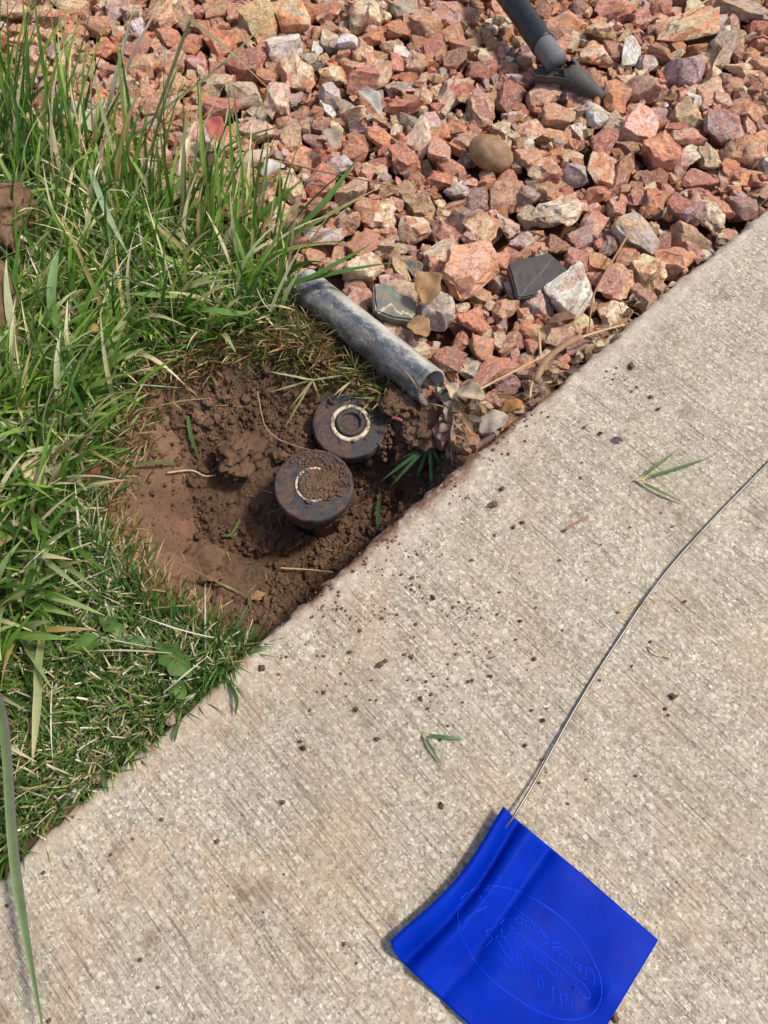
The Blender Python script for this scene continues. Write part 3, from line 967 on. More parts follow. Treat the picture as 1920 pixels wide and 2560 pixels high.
def prism_stone(name, outline, z_top, thick, tilt, mat, label, bev=0.0015):
    """a flat slate: outline in photograph pixels"""
    p = [W(u, v, z_top) for u, v in outline]
    c = np.mean(p, axis=0)
    bm = bmesh.new()
    top = [bm.verts.new(tuple(q - c)) for q in p]
    f = bm.faces.new(top)
    if f.normal.z < 0:
        f.normal_flip()
    bm.normal_update()
    if f.normal.z < 0:
        f.normal_flip()
    r = bmesh.ops.extrude_face_region(bm, geom=[f])
    for e in r['geom']:
        if isinstance(e, bmesh.types.BMVert):
            e.co.z -= thick
            e.co.x *= 0.97
            e.co.y *= 0.97
    bmesh.ops.recalc_face_normals(bm, faces=bm.faces)
    bmesh.ops.bevel(bm, geom=bm.edges[:], offset=bev, segments=2, affect='EDGES')
    bmesh.ops.triangulate(bm, faces=bm.faces)
    bmesh.ops.subdivide_edges(bm, edges=[e for e in bm.edges if e.calc_length() > 0.006], cuts=3, use_grid_fill=True)
    for vv in bm.verts:
        q = np.array(vv.co[:])
        vv.co += Vector(tuple(0.0007 * np.array([fbm((q * 120 + k)[None], 3, 81 + k)[0] for k in range(3)])))
    me = bpy.data.meshes.new(name)
    bm.to_mesh(me)
    bm.free()
    me.polygons.foreach_set('use_smooth', [False] * len(me.polygons))
    o = link(name, me, mat, label=label, cat='stone')
    o.location = c
    o.rotation_euler = tilt
    return o

m = NT('dark_slate')
ov = m.obj()
nn = m.noise(ov, 90, 6, 0.7)
n3 = m.noise(ov, 500, 4, 0.7)
sx = m.n('SeparateXYZ')
m.l(ov, sx.inputs[0])
crk = m.math('ABSOLUTE', m.math('ADD', m.math('SUBTRACT', sx.outputs[0], m.math('MULTIPLY', sx.outputs[1], 0.75)), m.mr(m.noise(ov, 60, 4, 0.6), 0.2, 0.8, -0.004, 0.004)))
cc = m.mix(m.mr(crk, 0.0, 0.0009), lin(112, 106, 100), m.ramp(nn, [(0.3, lin(58, 53, 50)), (0.7, lin(80, 73, 68))]))
m.done(cc, 0.6, m.bump(m.math('ADD', nn, m.math('MULTIPLY', n3, 0.5)), 0.5, 0.001), 0.4)
M['slate'] = m.m
prism_stone('slate_stone', [(1268, 664), (1318, 648), (1371, 634), (1402, 655), (1442, 690), (1396, 720), (1335, 738), (1292, 742), (1282, 705)], 0.001, 0.012, (0.10, 0.06, 0), M['slate'], 'flat dark grey slate with one thin pale vein')
m = NT('green_slate')
ov = m.obj()
nn = m.noise(ov, 110, 6, 0.7)
crk = m.math('ABSOLUTE', m.math('SUBTRACT', m.noise(ov, 14, 4, 0.6, 0.6), 0.5))
cc = m.mix(m.mr(crk, 0.0, 0.016), lin(214, 196, 160), m.ramp(nn, [(0.28, lin(92, 92, 84)), (0.5, lin(118, 118, 106)), (0.62, lin(140, 120, 90)), (0.8, lin(122, 122, 112))]))
m.done(cc, 0.65, m.bump(nn, 0.5, 0.0015), 0.35)
prism_stone('slate_stone', [(932, 718), (962, 716), (1005, 735), (1040, 744), (1044, 760), (1036, 792), (985, 790), (940, 776), (934, 750)], 0.010, 0.024, (0.25, 0.12, 0), m.m, 'blocky grey green slate with a cream vein beside the grey pipe', 0.002)
raster(np.append(W(1355, 700, 0)[:2], -0.004), 0.028, 0.02, 0.008, 0)
raster(np.append(W(988, 755, 0)[:2], -0.006), 0.021, 0.012, 0.012, 0)

# fill: more stones dropped wherever the bed still shows, biggest first
fill = []
fr = np.random.default_rng(23)
okx, oky = HX[OK], HY[OK]
for (rlo, rhi, lim, tries) in ((0.013, 0.019, -0.026, 3000), (0.008, 0.013, -0.0160, 7000), (0.0045, 0.008, -0.0115, 11000), (0.0025, 0.0045, -0.012, 7000)):
    idx = fr.integers(0, len(okx), tries)
    for k in idx:
        x, y = okx[k], oky[k]
        r = fr.uniform(rlo, rhi)
        i, j = int((x - hx0) / hs), int((y - hy0) / hs)
        q = max(1, int(r * 0.75 / hs))
        win = HM[max(0, i - q):i + q + 1, max(0, j - q):j + q + 1]
        hmean = np.percentile(win, 45)
        if hmean > lim:
            continue
        if slab_t(np.array([x]), np.array([y]))[0] > -0.5 * r - 0.002:
            continue
        a, b, th = r, r * fr.uniform(0.6, 0.95), r * fr.uniform(0.5, 0.75)
        ang = fr.uniform(0, math.pi)
        c = np.array((x, y, hmean + th * 0.45))
        raster(c, a, b, th, ang)
        fill.append((c, a, b, th, ang))
def visible(c):
    u, v = proj(c)
    return -20 < u < 1940 and -20 < v < 2560
keys = 'oooossscccctttttrrmmppbblgvyw'
inview = sorted([q for q in fill if visible(q[0]) and q[0][2] > -0.026], key=lambda q: -q[1])
own = set(id(q) for q in inview[:300 - stone_count])
acc = Acc()
small = [rock_verts(300 + k, 8, 0.7, 0.03, 0.0) for k in range(16)]
for q in fill:
    c, a, b, th, ang = q
    key = pr.choice(keys)
    if id(q) in own:
        o = link('stone', pr.choice(variants), parent=gravel_bed)
        o.location = c
        o.rotation_euler = (pr.uniform(-0.35, 0.35), pr.uniform(-0.35, 0.35), ang)
        o.scale = (a, b, th)
        o.color = lin(*jit(PAL[key], pr))
        o['tint'] = list(lin(*jit(PAL[pr.choice(SECOND[key])], pr)))
    else:
        v, f = pr.choice(small)
        Rm = np.array(Euler((pr.uniform(-0.4, 0.4), pr.uniform(-0.4, 0.4), ang)).to_matrix())
        acc.add((v * np.array((a, b, th))) @ Rm.T + c, f, np.array(lin(*jit(PAL[key], pr))[:3]))
link('small_stones', acc.mesh('small_stones'), M['grit'], parent=gravel_bed, kind='stuff').data.set_sharp_from_angle(angle=math.radians(30))

# ------------------------------------------------------------------ loose crumbs of soil in the hole
acc = Acc()
lumps = [lump_verts(k, 1, 0.95, 2.6) for k in range(24)]
biglumps = [lump_verts(50 + k, 3, 1.0, 3.0) for k in range(10)]
cr = np.random.default_rng(3)
rimb = np.array(RIM)
cand = cr.uniform(rimb.min(0), rimb.max(0), (40000, 2))
cmk = crumb_mask(cand[:, 0], cand[:, 1]) > 0.5
onw = inside(RIM, cand[:, 0], cand[:, 1]) & ~cmk & (cr.random(len(cand)) < 0.22)
den = fbm(np.concatenate([cand * 26, np.zeros((len(cand), 1))], 1), 2, 91) > cr.uniform(-0.7, 0.35, len(cand))
cand = cand[(cmk | onw) & (slab_t(cand[:, 0], cand[:, 1]) < -0.004) & den][:6500]
cz = zi(cand[:, 0], cand[:, 1])
for (x, y), z in zip(cand, cz):
    r = 0.0008 + 0.0026 * cr.random() ** 2.6
    if cr.random() < 0.03:
        r = cr.uniform(0.0035, 0.008)
    v, f = lumps[cr.integers(24)] if r < 0.003 else biglumps[cr.integers(10)]
    Rm = np.array(Euler(tuple(cr.uniform(0, 6.28, 3))).to_matrix())
    acc.add((v * r * cr.uniform(0.55, 1.25, 3)) @ Rm.T + (x, y, z + r * 0.25), f)
link('soil_crumbs', acc.mesh('soil_crumbs'), M['soil'], kind='stuff', label='loose brown soil crumbs in the dug hole', cat='soil')

def clod(u, v, z, rx, ry, rz, seed, label, mat, rot=0.0, amp=0.5, freq=2.0, sub=5):
    d, f = ICO[sub]
    k6 = 0.16 if amp > 0.4 else 0.04
    vv = d * (1 + amp * fbm(d * freq + seed * 2.7, 3, seed))[:, None]
    vv = vv + k6 * np.stack([fbm(d * 5 + seed + 4 * q, 3, seed + q) for q in range(3)], -1) + k6 * 0.5 * np.stack([fbm(d * 14 + seed + 4 * q, 2, seed + 5 + q) for q in range(3)], -1)
    vv /= np.abs(vv).max(0)
    o = link('soil_clod', make_mesh('soil_clod', vv * np.array((rx, ry, rz)), f), mat, label=label, cat='soil')
    p = W(u, v, z)
    if z < 0:
        for _ in range(6):
            p = W(u, v, z)
            z = 0.5 * z + 0.5 * (zi(p[0], p[1])[0] + 0.1 * rz)
    o.location = p
    o.rotation_euler = (0, 0, rot)
    return o
clod(-14, 540, 0.028, 0.037, 0.046, 0.028, 2, 'big crumbly brown soil clod lying on the grass at the left edge', M['soil_dry'])
clod(-20, 755, 0.026, 0.022, 0.046, 0.022, 6, 'smooth reddish brown clay lump below the big clod at the left edge', M['soil_dry'], 0.1, 0.25, 1.2)
clod(505, 1400, -0.088, 0.022, 0.020, 0.010, 9, 'smooth flat clay lump on the floor of the hole', M['soil_dry'], 0.4, 0.35, 1.5)
clod(660, 1345, -0.088, 0.020, 0.017, 0.013, 12, 'rough root-bound soil clod below the left sprinkler head', M['soil'], 1.0, 0.6)
clod(600, 1140, -0.064, 0.032, 0.026, 0.016, 15, 'broad crumbly soil clod left of the sprinkler heads', M['soil'], 0.7, 0.6)
clod(1000, 1000, -0.022, 0.022, 0.016, 0.009, 18, 'crumbly soil heap under the open end of the grey pipe', M['soil'], 0.3, 0.6)
clod(1045, 1085, -0.034, 0.016, 0.020, 0.010, 21, 'crumbly soil clod right of the ringed sprinkler head', M['soil'], 0.2, 0.6)

# ------------------------------------------------------------------ sprinkler heads
def lathe(prof, seg=56, tilt=None):
    prof = np.asarray(prof, float)
    a = np.arange(seg) * 2 * math.pi / seg
    v = np.stack([prof[:, None, 0] * np.cos(a), prof[:, None, 0] * np.sin(a), np.broadcast_to(prof[:, None, 1], (len(prof), seg))], -1).reshape(-1, 3)
    f = []
    for k in range(len(prof) - 1):
        for j in range(seg):
            f.append((k * seg + j, k * seg + (j + 1) % seg, (k + 1) * seg + (j + 1) % seg, (k + 1) * seg + j))
    return v, np.array(f)

black = lin(36, 38, 41)
M['cap'] = mat_plastic('dirty_black_plastic', black, lin(114, 88, 68), 0.44, 0.60, 0.42, 75)
M['body'] = mat_plastic('black_plastic_body', lin(20, 20, 22), lin(84, 60, 44), 0.56, 0.66, 0.45, 60)
M['cream'] = mat_plastic('cream_ring', lin(226, 214, 178), lin(112, 82, 60), 0.50, 0.58, 0.6, 95)
M['patchy'] = mat_plastic('worn_cream_ring', lin(226, 214, 190), lin(104, 74, 54), 0.45, 0.52, 0.6, 120)
M['green'] = mat_plastic('green_plastic', lin(48, 66, 50), lin(116, 82, 58), 0.44, 0.56, 0.5, 80)

def sprinkler(loc, rot, R, label, kind):
    e = empty('sprinkler_head', loc, label, 'sprinkler', None)
    e.rotation_euler = rot
    # cap: flat disc with a rounded rim and a knurled skirt
    pr_ = [(0.0001, 0.0), (R * 0.55, 0.0), (R * 0.56, 0.0006), (R * 0.90, 0.0004), (R * 0.905, 0.0010), (R * 0.965, 0.0008), (R * 0.992, -0.0004), (R, -0.0016), (R * 0.998, -0.0085),
           (R * 0.95, -0.0098), (R * 0.925, -0.011), (R * 0.915, -0.020), (R * 0.89, -0.022), (R * 0.75, -0.0225)]
    v, f = lathe(pr_, 72)
    ang = np.arctan2(v[:, 1], v[:, 0])
    rr = np.hypot(v[:, 0], v[:, 1])
    skirt = (v[:, 2] < -0.0105) & (rr > R * 0.88)
    v[skirt, :2] *= (1 + 0.012 * np.sign(np.sin(ang[skirt] * 30)))[:, None]
    link('cap', make_mesh('cap', v, f), M['cap'], e).data.set_sharp_from_angle(angle=math.radians(24))
    v, f = lathe([(R * 0.84, -0.0215), (R * 0.74, -0.026), (R * 0.72, -0.042), (R * 0.66, -0.0435), (R * 0.66, -0.095), (R * 0.5, -0.115)], 48)
    link('body', make_mesh('body', v, f), M['body'], e)
    if kind == 'ringed':
        v, f = lathe([(R * 0.415, 0.0004), (R * 0.42, 0.0016), (R * 0.51, 0.0017), (R * 0.525, 0.0004)], 64)
        link('marker_ring', make_mesh('marker_ring', v, f), M['cream'], e)
        v, f = lathe([(R * 0.375, 0.0004), (R * 0.37, 0.0028), (R * 0.35, 0.0036), (R * 0.29, 0.0036), (R * 0.265, 0.0028), (R * 0.255, -0.004), (0.0002, -0.0045)], 48)
        st_ = link('riser', make_mesh('riser', v, f), M['cap'], e)
        v, f = lathe([(0.0032, -0.0045), (0.0032, -0.0012), (0.0022, -0.0004), (0.0014, -0.0004), (0.0012, -0.003)], 20)
        v += (R * 0.02, -R * 0.03, 0)
        link('nozzle_screw', make_mesh('nozzle_screw', v, f), M['body'], st_)
    else:
        v, f = lathe([(R * 0.41, 0.0006), (R * 0.415, 0.0014), (R * 0.475, 0.0014), (R * 0.48, 0.0004)], 64)
        link('marker_ring', make_mesh('marker_ring', v, f), M['patchy'], e)
        v, f = lathe([(R * 0.405, 0.0004), (R * 0.40, 0.0020), (R * 0.30, 0.0022), (R * 0.12, 0.0020), (R * 0.10, 0.0030), (R * 0.05, 0.0030), (0.0002, 0.0026)], 48)
        link('riser', make_mesh('riser', v, f), M['green'], e)
    # soil still sticking to it
    a2 = Acc()
    r = np.random.default_rng(31 if kind == 'ringed' else 37)
    def put(x, y, z, s, big=False):
        v, f = (biglumps if big else lumps)[r.integers(10)]
        Rm = np.array(Euler(tuple(r.uniform(0, 6.28, 3))).to_matrix())
        a2.add((v * s * np.array((1, 1, 0.8))) @ Rm.T + (x, y, z), f)
    if kind == 'ringed':
        for _ in range(90):
            q, th = R * math.sqrt(r.random()), r.uniform(0, 6.28)
            put(q * math.cos(th), q * math.sin(th), 0.0004, r.uniform(0.0004, 0.0011))
        for _ in range(60):
            q, th = R * 0.25 * math.sqrt(r.random()), r.uniform(0, 6.28)
            put(q * math.cos(th), q * math.sin(th), -0.0042, r.uniform(0.0008, 0.002))
        for (x, y, s) in [(-0.47, 0.66, .0036), (-0.40, 0.60, .0028), (0.02, 0.68, .0024), (-0.55, 0.52, .002), (0.42, 0.72, .003), (0.53, 0.3, .003), (0.5, 0.12, .0026), (0.56, 0.0, .0022),
                          (0.62, 0.2, .002), (0.03, -0.55, .002), (0.36, -0.5, .0016), (-0.32, -0.5, .0018), (0.7, 0.45, .0024), (0.78, 0.3, .002)]:
            put(x * R, y * R, s * 0.5, s, True)
        for _ in range(260):           # heap spilling on at the right
            th = r.uniform(-0.9, 1.1)
            q = R * (1.0 + 0.13 * abs(r.normal()) - 0.08)
            put(q * math.cos(th), q * math.sin(th), r.uniform(-0.014, 0.002), r.uniform(0.001, 0.0034))
    else:
        for _ in range(80):
            q, th = R * math.sqrt(r.random()), r.uniform(0, 6.28)
            put(q * math.cos(th), q * math.sin(th), 0.0004, r.uniform(0.0004, 0.001))
        for _ in range(900):           # cake of soil over the middle and right
            x, y = r.normal(0.18, 0.27) * R, r.normal(0.0, 0.19) * R
            if x < -0.32 * R or math.hypot(x, y) > 0.93 * R:
                continue
            put(x, y, 0.0014 + 0.0018 * math.exp(-((x / R - 0.18) ** 2 + (y / R) ** 2) / 0.06), r.uniform(0.0008, 0.0022))
        for _ in range(150):
            x, y = r.normal(0.55, 0.16) * R, r.normal(0.15, 0.22) * R
            if math.hypot(x, y) < 0.95 * R:
                put(x, y, 0.0008, r.uniform(0.0008, 0.0021))
        for _ in range(110):
            x, y = r.normal(0.05, 0.3) * R, r.normal(0.72, 0.1) * R
            if math.hypot(x, y) < 0.97 * R:
                put(x, y, 0.0008, r.uniform(0.0008, 0.002))
        for _ in range(430):
            th = r.uniform(-2.7, 0.6)
            put(R * 0.92 * math.cos(th), R * 0.92 * math.sin(th), r.uniform(-0.024, -0.009), r.uniform(0.0008, 0.0024))
    link('soil_crust', a2.mesh('soil_crust'), M['soil'], e, kind='stuff')
    return e
sprinkler(W(876, 1058, -0.033), (math.radians(8), 0, 0.1), 0.0342, 'black sprinkler head with a clean cream ring, nearer the grey pipe', 'ringed')
sprinkler(W(785, 1212, -0.033), (math.radians(3), math.radians(1), 0.3), 0.0344, 'soil-caked black sprinkler head with a worn broken ring, left of the other', 'caked')

# ------------------------------------------------------------------ grey pipe
def pipe(name, p0, p1, r, wall, label, mat, cut=0.0, squash=1.0, roll=0.0, cat='pipe', nl=40, wob=0.00022):
    p0, p1 = np.array(p0), np.array(p1)
    L = np.linalg.norm(p1 - p0)
    seg = 40
    a = np.arange(seg) * 2 * math.pi / seg
    rows = []
    def ring(x, rad):
        y, z = rad * np.cos(a), rad * squash * np.sin(a)
        xx = np.full(seg, x)
        if x > L * 0.6:
            xx = xx + cut * np.sin(a) * (x - L * 0.6) / (L * 0.4)
        return np.stack([xx, y, z], -1)
    for x in np.linspace(0, L, nl):
        rows.append(ring(x, r))
    rows.append(ring(L + 0.0004, r - 0.0007))
    rows.append(ring(L + 0.0002, r - wall + 0.0006))
    for x in np.linspace(L - 0.0004, 0, nl):
        rows.append(ring(x, r - wall))
    v = np.concatenate(rows)
    v += wob * np.stack([fbm(v * 140 + 3 * k, 2, 60 + k) for k in range(3)], -1)
    f = []
    n = len(rows)
    for k in range(n - 1):
        for j in range(seg):
            f.append((k * seg + j, k * seg + (j + 1) % seg, (k + 1) * seg + (j + 1) % seg, (k + 1) * seg + j))
    me = make_mesh(name, v, np.array(f))
    me.flip_normals()
    o = link(name, me, mat, label=label, cat=cat)
    X = Vector(p1 - p0).normalized()
    Z = Vector((0, 0, 1))
    Y = Z.cross(X).normalized()
    Z = X.cross(Y)
    Mx = Matrix((X, Y, Z)).transposed().to_4x4()
    Mx = Matrix.Translation(Vector(p0)) @ Mx @ Matrix.Rotation(roll, 4, 'X')
    o.matrix_world = Mx
    return o
pipe('pipe', W(758, 712, -0.006), W(1080, 970, -0.004), 0.0170, 0.0022, 'weathered grey plastic pipe with an open cut end beside the hole', M['pipe'], -0.005, 0.94)

# black taped tube at the top
M['tape'] = mat_plastic('black_tape', lin(22, 23, 26), lin(90, 76, 66), 0.66, 0.8, 0.3, 40)
M['greypipe'] = mat_simple('bare_grey_pipe', lin(112, 112, 110), 0.5, 0, 0.4, 0.2, 260)
M['torn'] = mat_plastic('torn_dark_plastic', lin(74, 70, 62), lin(112, 84, 60), 0.52, 0.68, 0.6, 70)
tp0, tp1 = W(1232, -60, 0.030), W(1392, 158, 0.016)
t_e = empty('taped_tube', tuple(tp1), 'black taped tube with a bare grey end, sticking up out of the gravel', 'tube')
def path_tube(name, p0, p1, r, mat, parent, wraps=False, far=False):
    n = 110
    path = smooth_path(([tfar] if far else []) + [p0, p1], n) - np.asarray(parent.location)
    rad = np.full(n, r)
    if wraps:
        rad = r + 0.0003 * (np.modf(np.linspace(0.3, 3.1, n))[0] < 0.5) + 0.0005 * fbm(np.stack([np.linspace(0, 30, n)] * 3, -1), 2, 5)
    v, f, f3 = tube(path, rad, 32)
    o = link(name, make_mesh(name, v, [f, f3]), mat, parent)
    return o
tp0, tp1 = np.array(tp0), np.array(tp1)
tfar = tp0 + (tp0 - tp1) * np.array((1.3, 1.3, 0)) - (0, 0, 0.018)
path_tube('grey_tube', tp0, tp1, 0.0118, M['greypipe'], t_e)
path_tube('tape_wrap', tp0 - (tp1 - tp0) * 0.01, tp0 + (tp1 - tp0) * 0.80, 0.0127, M['tape'], t_e, True, True)

# torn shell of dark plastic in front of it
s_e = empty('torn_plastic', tuple(W(1420, 185, 0.0)), 'torn dark plastic shards below the grey end of the taped tube', 'plastic scrap')
def shell(name, p0, p1, r0, r1, a0, a1, mat, parent, wall=0.0012, seed=1):
    p0, p1 = np.asarray(p0), np.asarray(p1)
    X = (p1 - p0) / np.linalg.norm(p1 - p0)
    Y = np.cross((0, 0, 1), X)
    Y /= np.linalg.norm(Y)
    Z = np.cross(X, Y)
    nu, nv = 24, 18
    outs = []
    for sgn in (0, 1):
        V = []
        for i in range(nu):
            t = i / (nu - 1)
            rr = r0 * (1 - t) + r1 * t - sgn * wall
            for j in range(nv):
                a = a0 + (a1 - a0) * j / (nv - 1)
                tt = t + (0.05 * math.sin(j * 1.3 + seed) + 0.04 * math.sin(j * 2.9) if i in (0, nu - 1) else 0)
                V.append(p0 + (p1 - p0) * tt + rr * (math.cos(a) * Y + math.sin(a) * Z))
        outs.append(np.array(V))
    fo = grid_faces(nu, nv)
    fi = grid_faces(nu, nv)[:, ::-1] + nu * nv
    rim = []
    idx = [i * nv for i in range(nu)] + [(nu - 1) * nv + j for j in range(1, nv)] + [i * nv + nv - 1 for i in range(nu - 2, -1, -1)] + [j for j in range(nv - 2, 0, -1)]
    for k in range(len(idx)):
        p, q = idx[k], idx[(k + 1) % len(idx)]
        rim.append((p, q, q + nu * nv, p + nu * nv))
    v = np.concatenate(outs) - np.asarray(parent.location)
    v += 0.0006 * np.stack([fbm(v * 150 + 3 * k, 2, 90 + k) for k in range(3)], -1)
    return link(name, make_mesh(name, v, np.concatenate([fo, fi, np.array(rim)])), mat, parent)
shell('shard', W(1412, 178, 0.008), W(1530, 262, -0.016), 0.0150, 0.0035, math.radians(-30), math.radians(215), M['torn'], s_e, seed=2)
shell('flap', W(1338, 176, 0.011), W(1432, 188, 0.011), 0.0105, 0.0100, math.radians(170), math.radians(352), M['torn'], s_e, seed=5)
a2 = Acc()
r = np.random.default_rng(8)
for _ in range(120):
    p = W(r.uniform(1370, 1422), r.uniform(160, 198), 0.0) - np.asarray(s_e.location)
    v, f = lumps[r.integers(24)]
    a2.add(v * r.uniform(0.0008, 0.0024) + p + (0, 0, r.uniform(0.001, 0.006)), f)
link('soil_filling', a2.mesh('soil_filling'), M['soil'], s_e, kind='stuff')

# ------------------------------------------------------------------ the marking flag
f_e = empty('marker_flag', tuple(W(1300, 2250, 0.0)), 'blue marking flag on a long bent steel wire, lying on the concrete', 'flag')
FO = np.asarray(f_e.location)
na, nb = 81, 61
def lerp(pts, t):
    k = [p[0] for p in pts]
    return np.stack([np.interp(t, k, [p[1] for p in pts]), np.interp(t, k, [p[2] for p in pts])], -1)
A_, B_ = np.meshgrid(np.linspace(0, 1, na), np.linspace(0, 1, nb), indexing='ij')
top = lerp([(0, 1259, 2016), (.06, 1285, 2043), (.5, 1462, 2190), (1, 1646, 2350)], A_)
bot = lerp([(0, 976, 2352), (.035, 984, 2380), (.09, 1012, 2412), (.5, 1182, 2572), (1, 1398, 2762)], A_)
FU = top * (1 - B_[..., None]) + bot * B_[..., None]
bow = np.sin(np.pi * np.clip(B_, 0, 1)) ** 1.3 * np.exp(-(A_ / 0.22) ** 2)
FU[..., 0] += bow * 24
FU[..., 1] += bow * 12
ga = lambda c, w: np.exp(-((A_ - c) / w) ** 2)
FZ = 0.003 + 0.0036 * np.exp(-A_ / 0.22) + 0.0042 * ga(0.02, 0.035) - 0.0046 * ga(0.085, 0.026) + 0.0038 * ga(0.16, 0.05) - 0.004 * ga(0.285 + 0.02 * B_, 0.035) * (1 - 0.5 * B_) + 0.002 * ga(0.42, 0.1)
FZ += 0.0016 * fbm(np.stack([A_ * 3, B_ * 3, A_ * 0], -1), 2, 5) * np.clip(A_ * 3, 0, 1) + 0.003 * np.clip(A_ - 0.82, 0, 1) * np.sin(B_ * 7)
FZ += 0.0035 * np.exp(-(((A_ - 0.33) / 0.1) ** 2 + ((B_ - 0.75) / 0.12) ** 2)) * -0.7
FZ += 0.0012 * np.exp(-(((A_ - 0.93) / 0.05) ** 2 + ((B_ - 0.42) / 0.1) ** 2)) - 0.0012 * np.exp(-(((A_ - 0.86) / 0.04) ** 2 + ((B_ - 0.46) / 0.06) ** 2))
FZ = np.maximum(FZ, 0.0012)
FP = np.stack([W(u, v, z) for u, v, z in zip(FU[..., 0].ravel(), FU[..., 1].ravel(), FZ.ravel())])
g4 = grid_faces(na, nb)
vv = np.concatenate([FP, FP - (0, 0, 0.0003)]) - FO
idx = np.arange(na * nb).reshape(na, nb)
loop_ = list(idx[:, 0]) + list(idx[-1, 1:]) + list(idx[-2::-1, -1]) + list(idx[0, -2:0:-1])
rim_ = [(loop_[k], loop_[(k + 1) % len(loop_)], loop_[(k + 1) % len(loop_)] + na * nb, loop_[k] + na * nb) for k in range(len(loop_))]
sheet = link('flag_sheet', make_mesh('flag_sheet', vv, np.concatenate([g4[:, ::-1], g4 + na * nb, np.array(rim_)])), M['flag'], f_e)
LOGO = """20 330 60 190 180 95 350 62 520 80 700 140 900 250 1100 400 1290 600 1420 830 1500 1030 1505 1230 1430 1370 1280 1440 1080 1440 850 1360 600 1210 380 1040 190 830 80 620 30 470 20 330
70 540 100 430 170 350 330 260 250 180 330 90 440 180;520 230 620 300 760 400 880 510 960 620;290 540 430 470 520 400 580 420;310 550 375 605 280 715
640 370 620 430 680 450 680 380 640 370;720 500 720 420 765 440 765 540 765 440 810 460 810 570;855 620 855 520 910 570 960 660 900 640;990 660 1060 650 1110 700 1000 700 1100 770 1060 780
1150 830 1140 740 1195 780 1200 870;1250 830 1240 890 1290 920 1250 830;1290 870 1300 960;1320 1010 1350 1020 1350 900 1430 980 1430 1100
540 460 760 640 1000 830 1200 990 1330 1090 1390 1180 1370 1230 1310 1200 1240 1100 1210 1120 1260 1060
490 480 465 540 490 600 560 560 640 570 600 640;405 600 440 580 500 600 560 690 590 820 540 800 440 640 405 600;440 780 520 880 570 950;630 860 640 720 720 950;700 640 690 700 760 650 770 770
800 700 820 830;740 860 760 980;850 830 900 870 910 820;850 960 860 1130;880 980 910 1100;940 800 940 900 1040 1000 1040 940;1080 940 1090 1030;1020 1100 990 1150;1000 1100 1010 1270
1080 1160 1100 1350;1110 1180 1150 1190 1140 1260;1200 1230 1210 1350;1260 1340 1250 1420""".replace('\n', ';')
flat_uv = FU.reshape(-1, 2)
acc = Acc()
for rec in LOGO.split(';'):
    q = np.array([float(t) for t in rec.split()]).reshape(-1, 2)
    q = np.stack([1140 + q[:, 0] / 4.1475, 2200 + q[:, 1] / 4.1475], -1)
    dens = smooth_path(q, max(4, int(np.hypot(*np.diff(q, axis=0).T).sum() / 3)))
    pth = []
    for u, v in dens:
        k = np.argmin((flat_uv[:, 0] - u) ** 2 + (flat_uv[:, 1] - v) ** 2)
        pth.append(W(u, v, FZ.ravel()[k] + 0.00012))
    v_, f_ = ribbon(np.array(pth), 0.0009 if len(q) > 15 else 0.0007, 0.0, 0, 'flat')
    acc.add(v_ - FO, f_)
M['logo'] = mat_simple('blue_print', lin(0, 52, 194), 0.5, 0, 0.08)
link('logo_print', acc.mesh('logo_print'), M['logo'], sheet)
wq = [(1108, 1765, .0072), (1135, 1722, .0062), (1165, 1670, .0045), (1230, 1552, .0022), (1290, 1452, .0018), (1345, 1368, .0022), (1392, 1298, .0028), (1450, 1222, .0022), (1540, 1122, .0018), (1659, 1000, .0018), (1800, 860, .0018), (1960, 700, .0018)]
wp = smooth_path([W(1215, 2128, 0.0025), W(1255, 2078, .0050)] + [WQ(u, v, z) for u, v, z in wq], 140)
wp[:, :2] += 0.0006 * fbm(np.stack([np.linspace(0, 9, 140)] * 3, -1), 3, 8)[:, None]
m = NT('galvanised_wire')
g = m.n('NewGeometry').outputs['Position']
nn = m.noise(g, 60, 4, 0.6)
m.done(m.mix(m.mr(nn, 0.58, 0.7), lin(122, 118, 112), lin(104, 90, 66)), 0.38, None, 0.5, 0.85)
link('wire', tube_mesh('wire', wp - FO, 0.00092, 10), m.m, f_e)

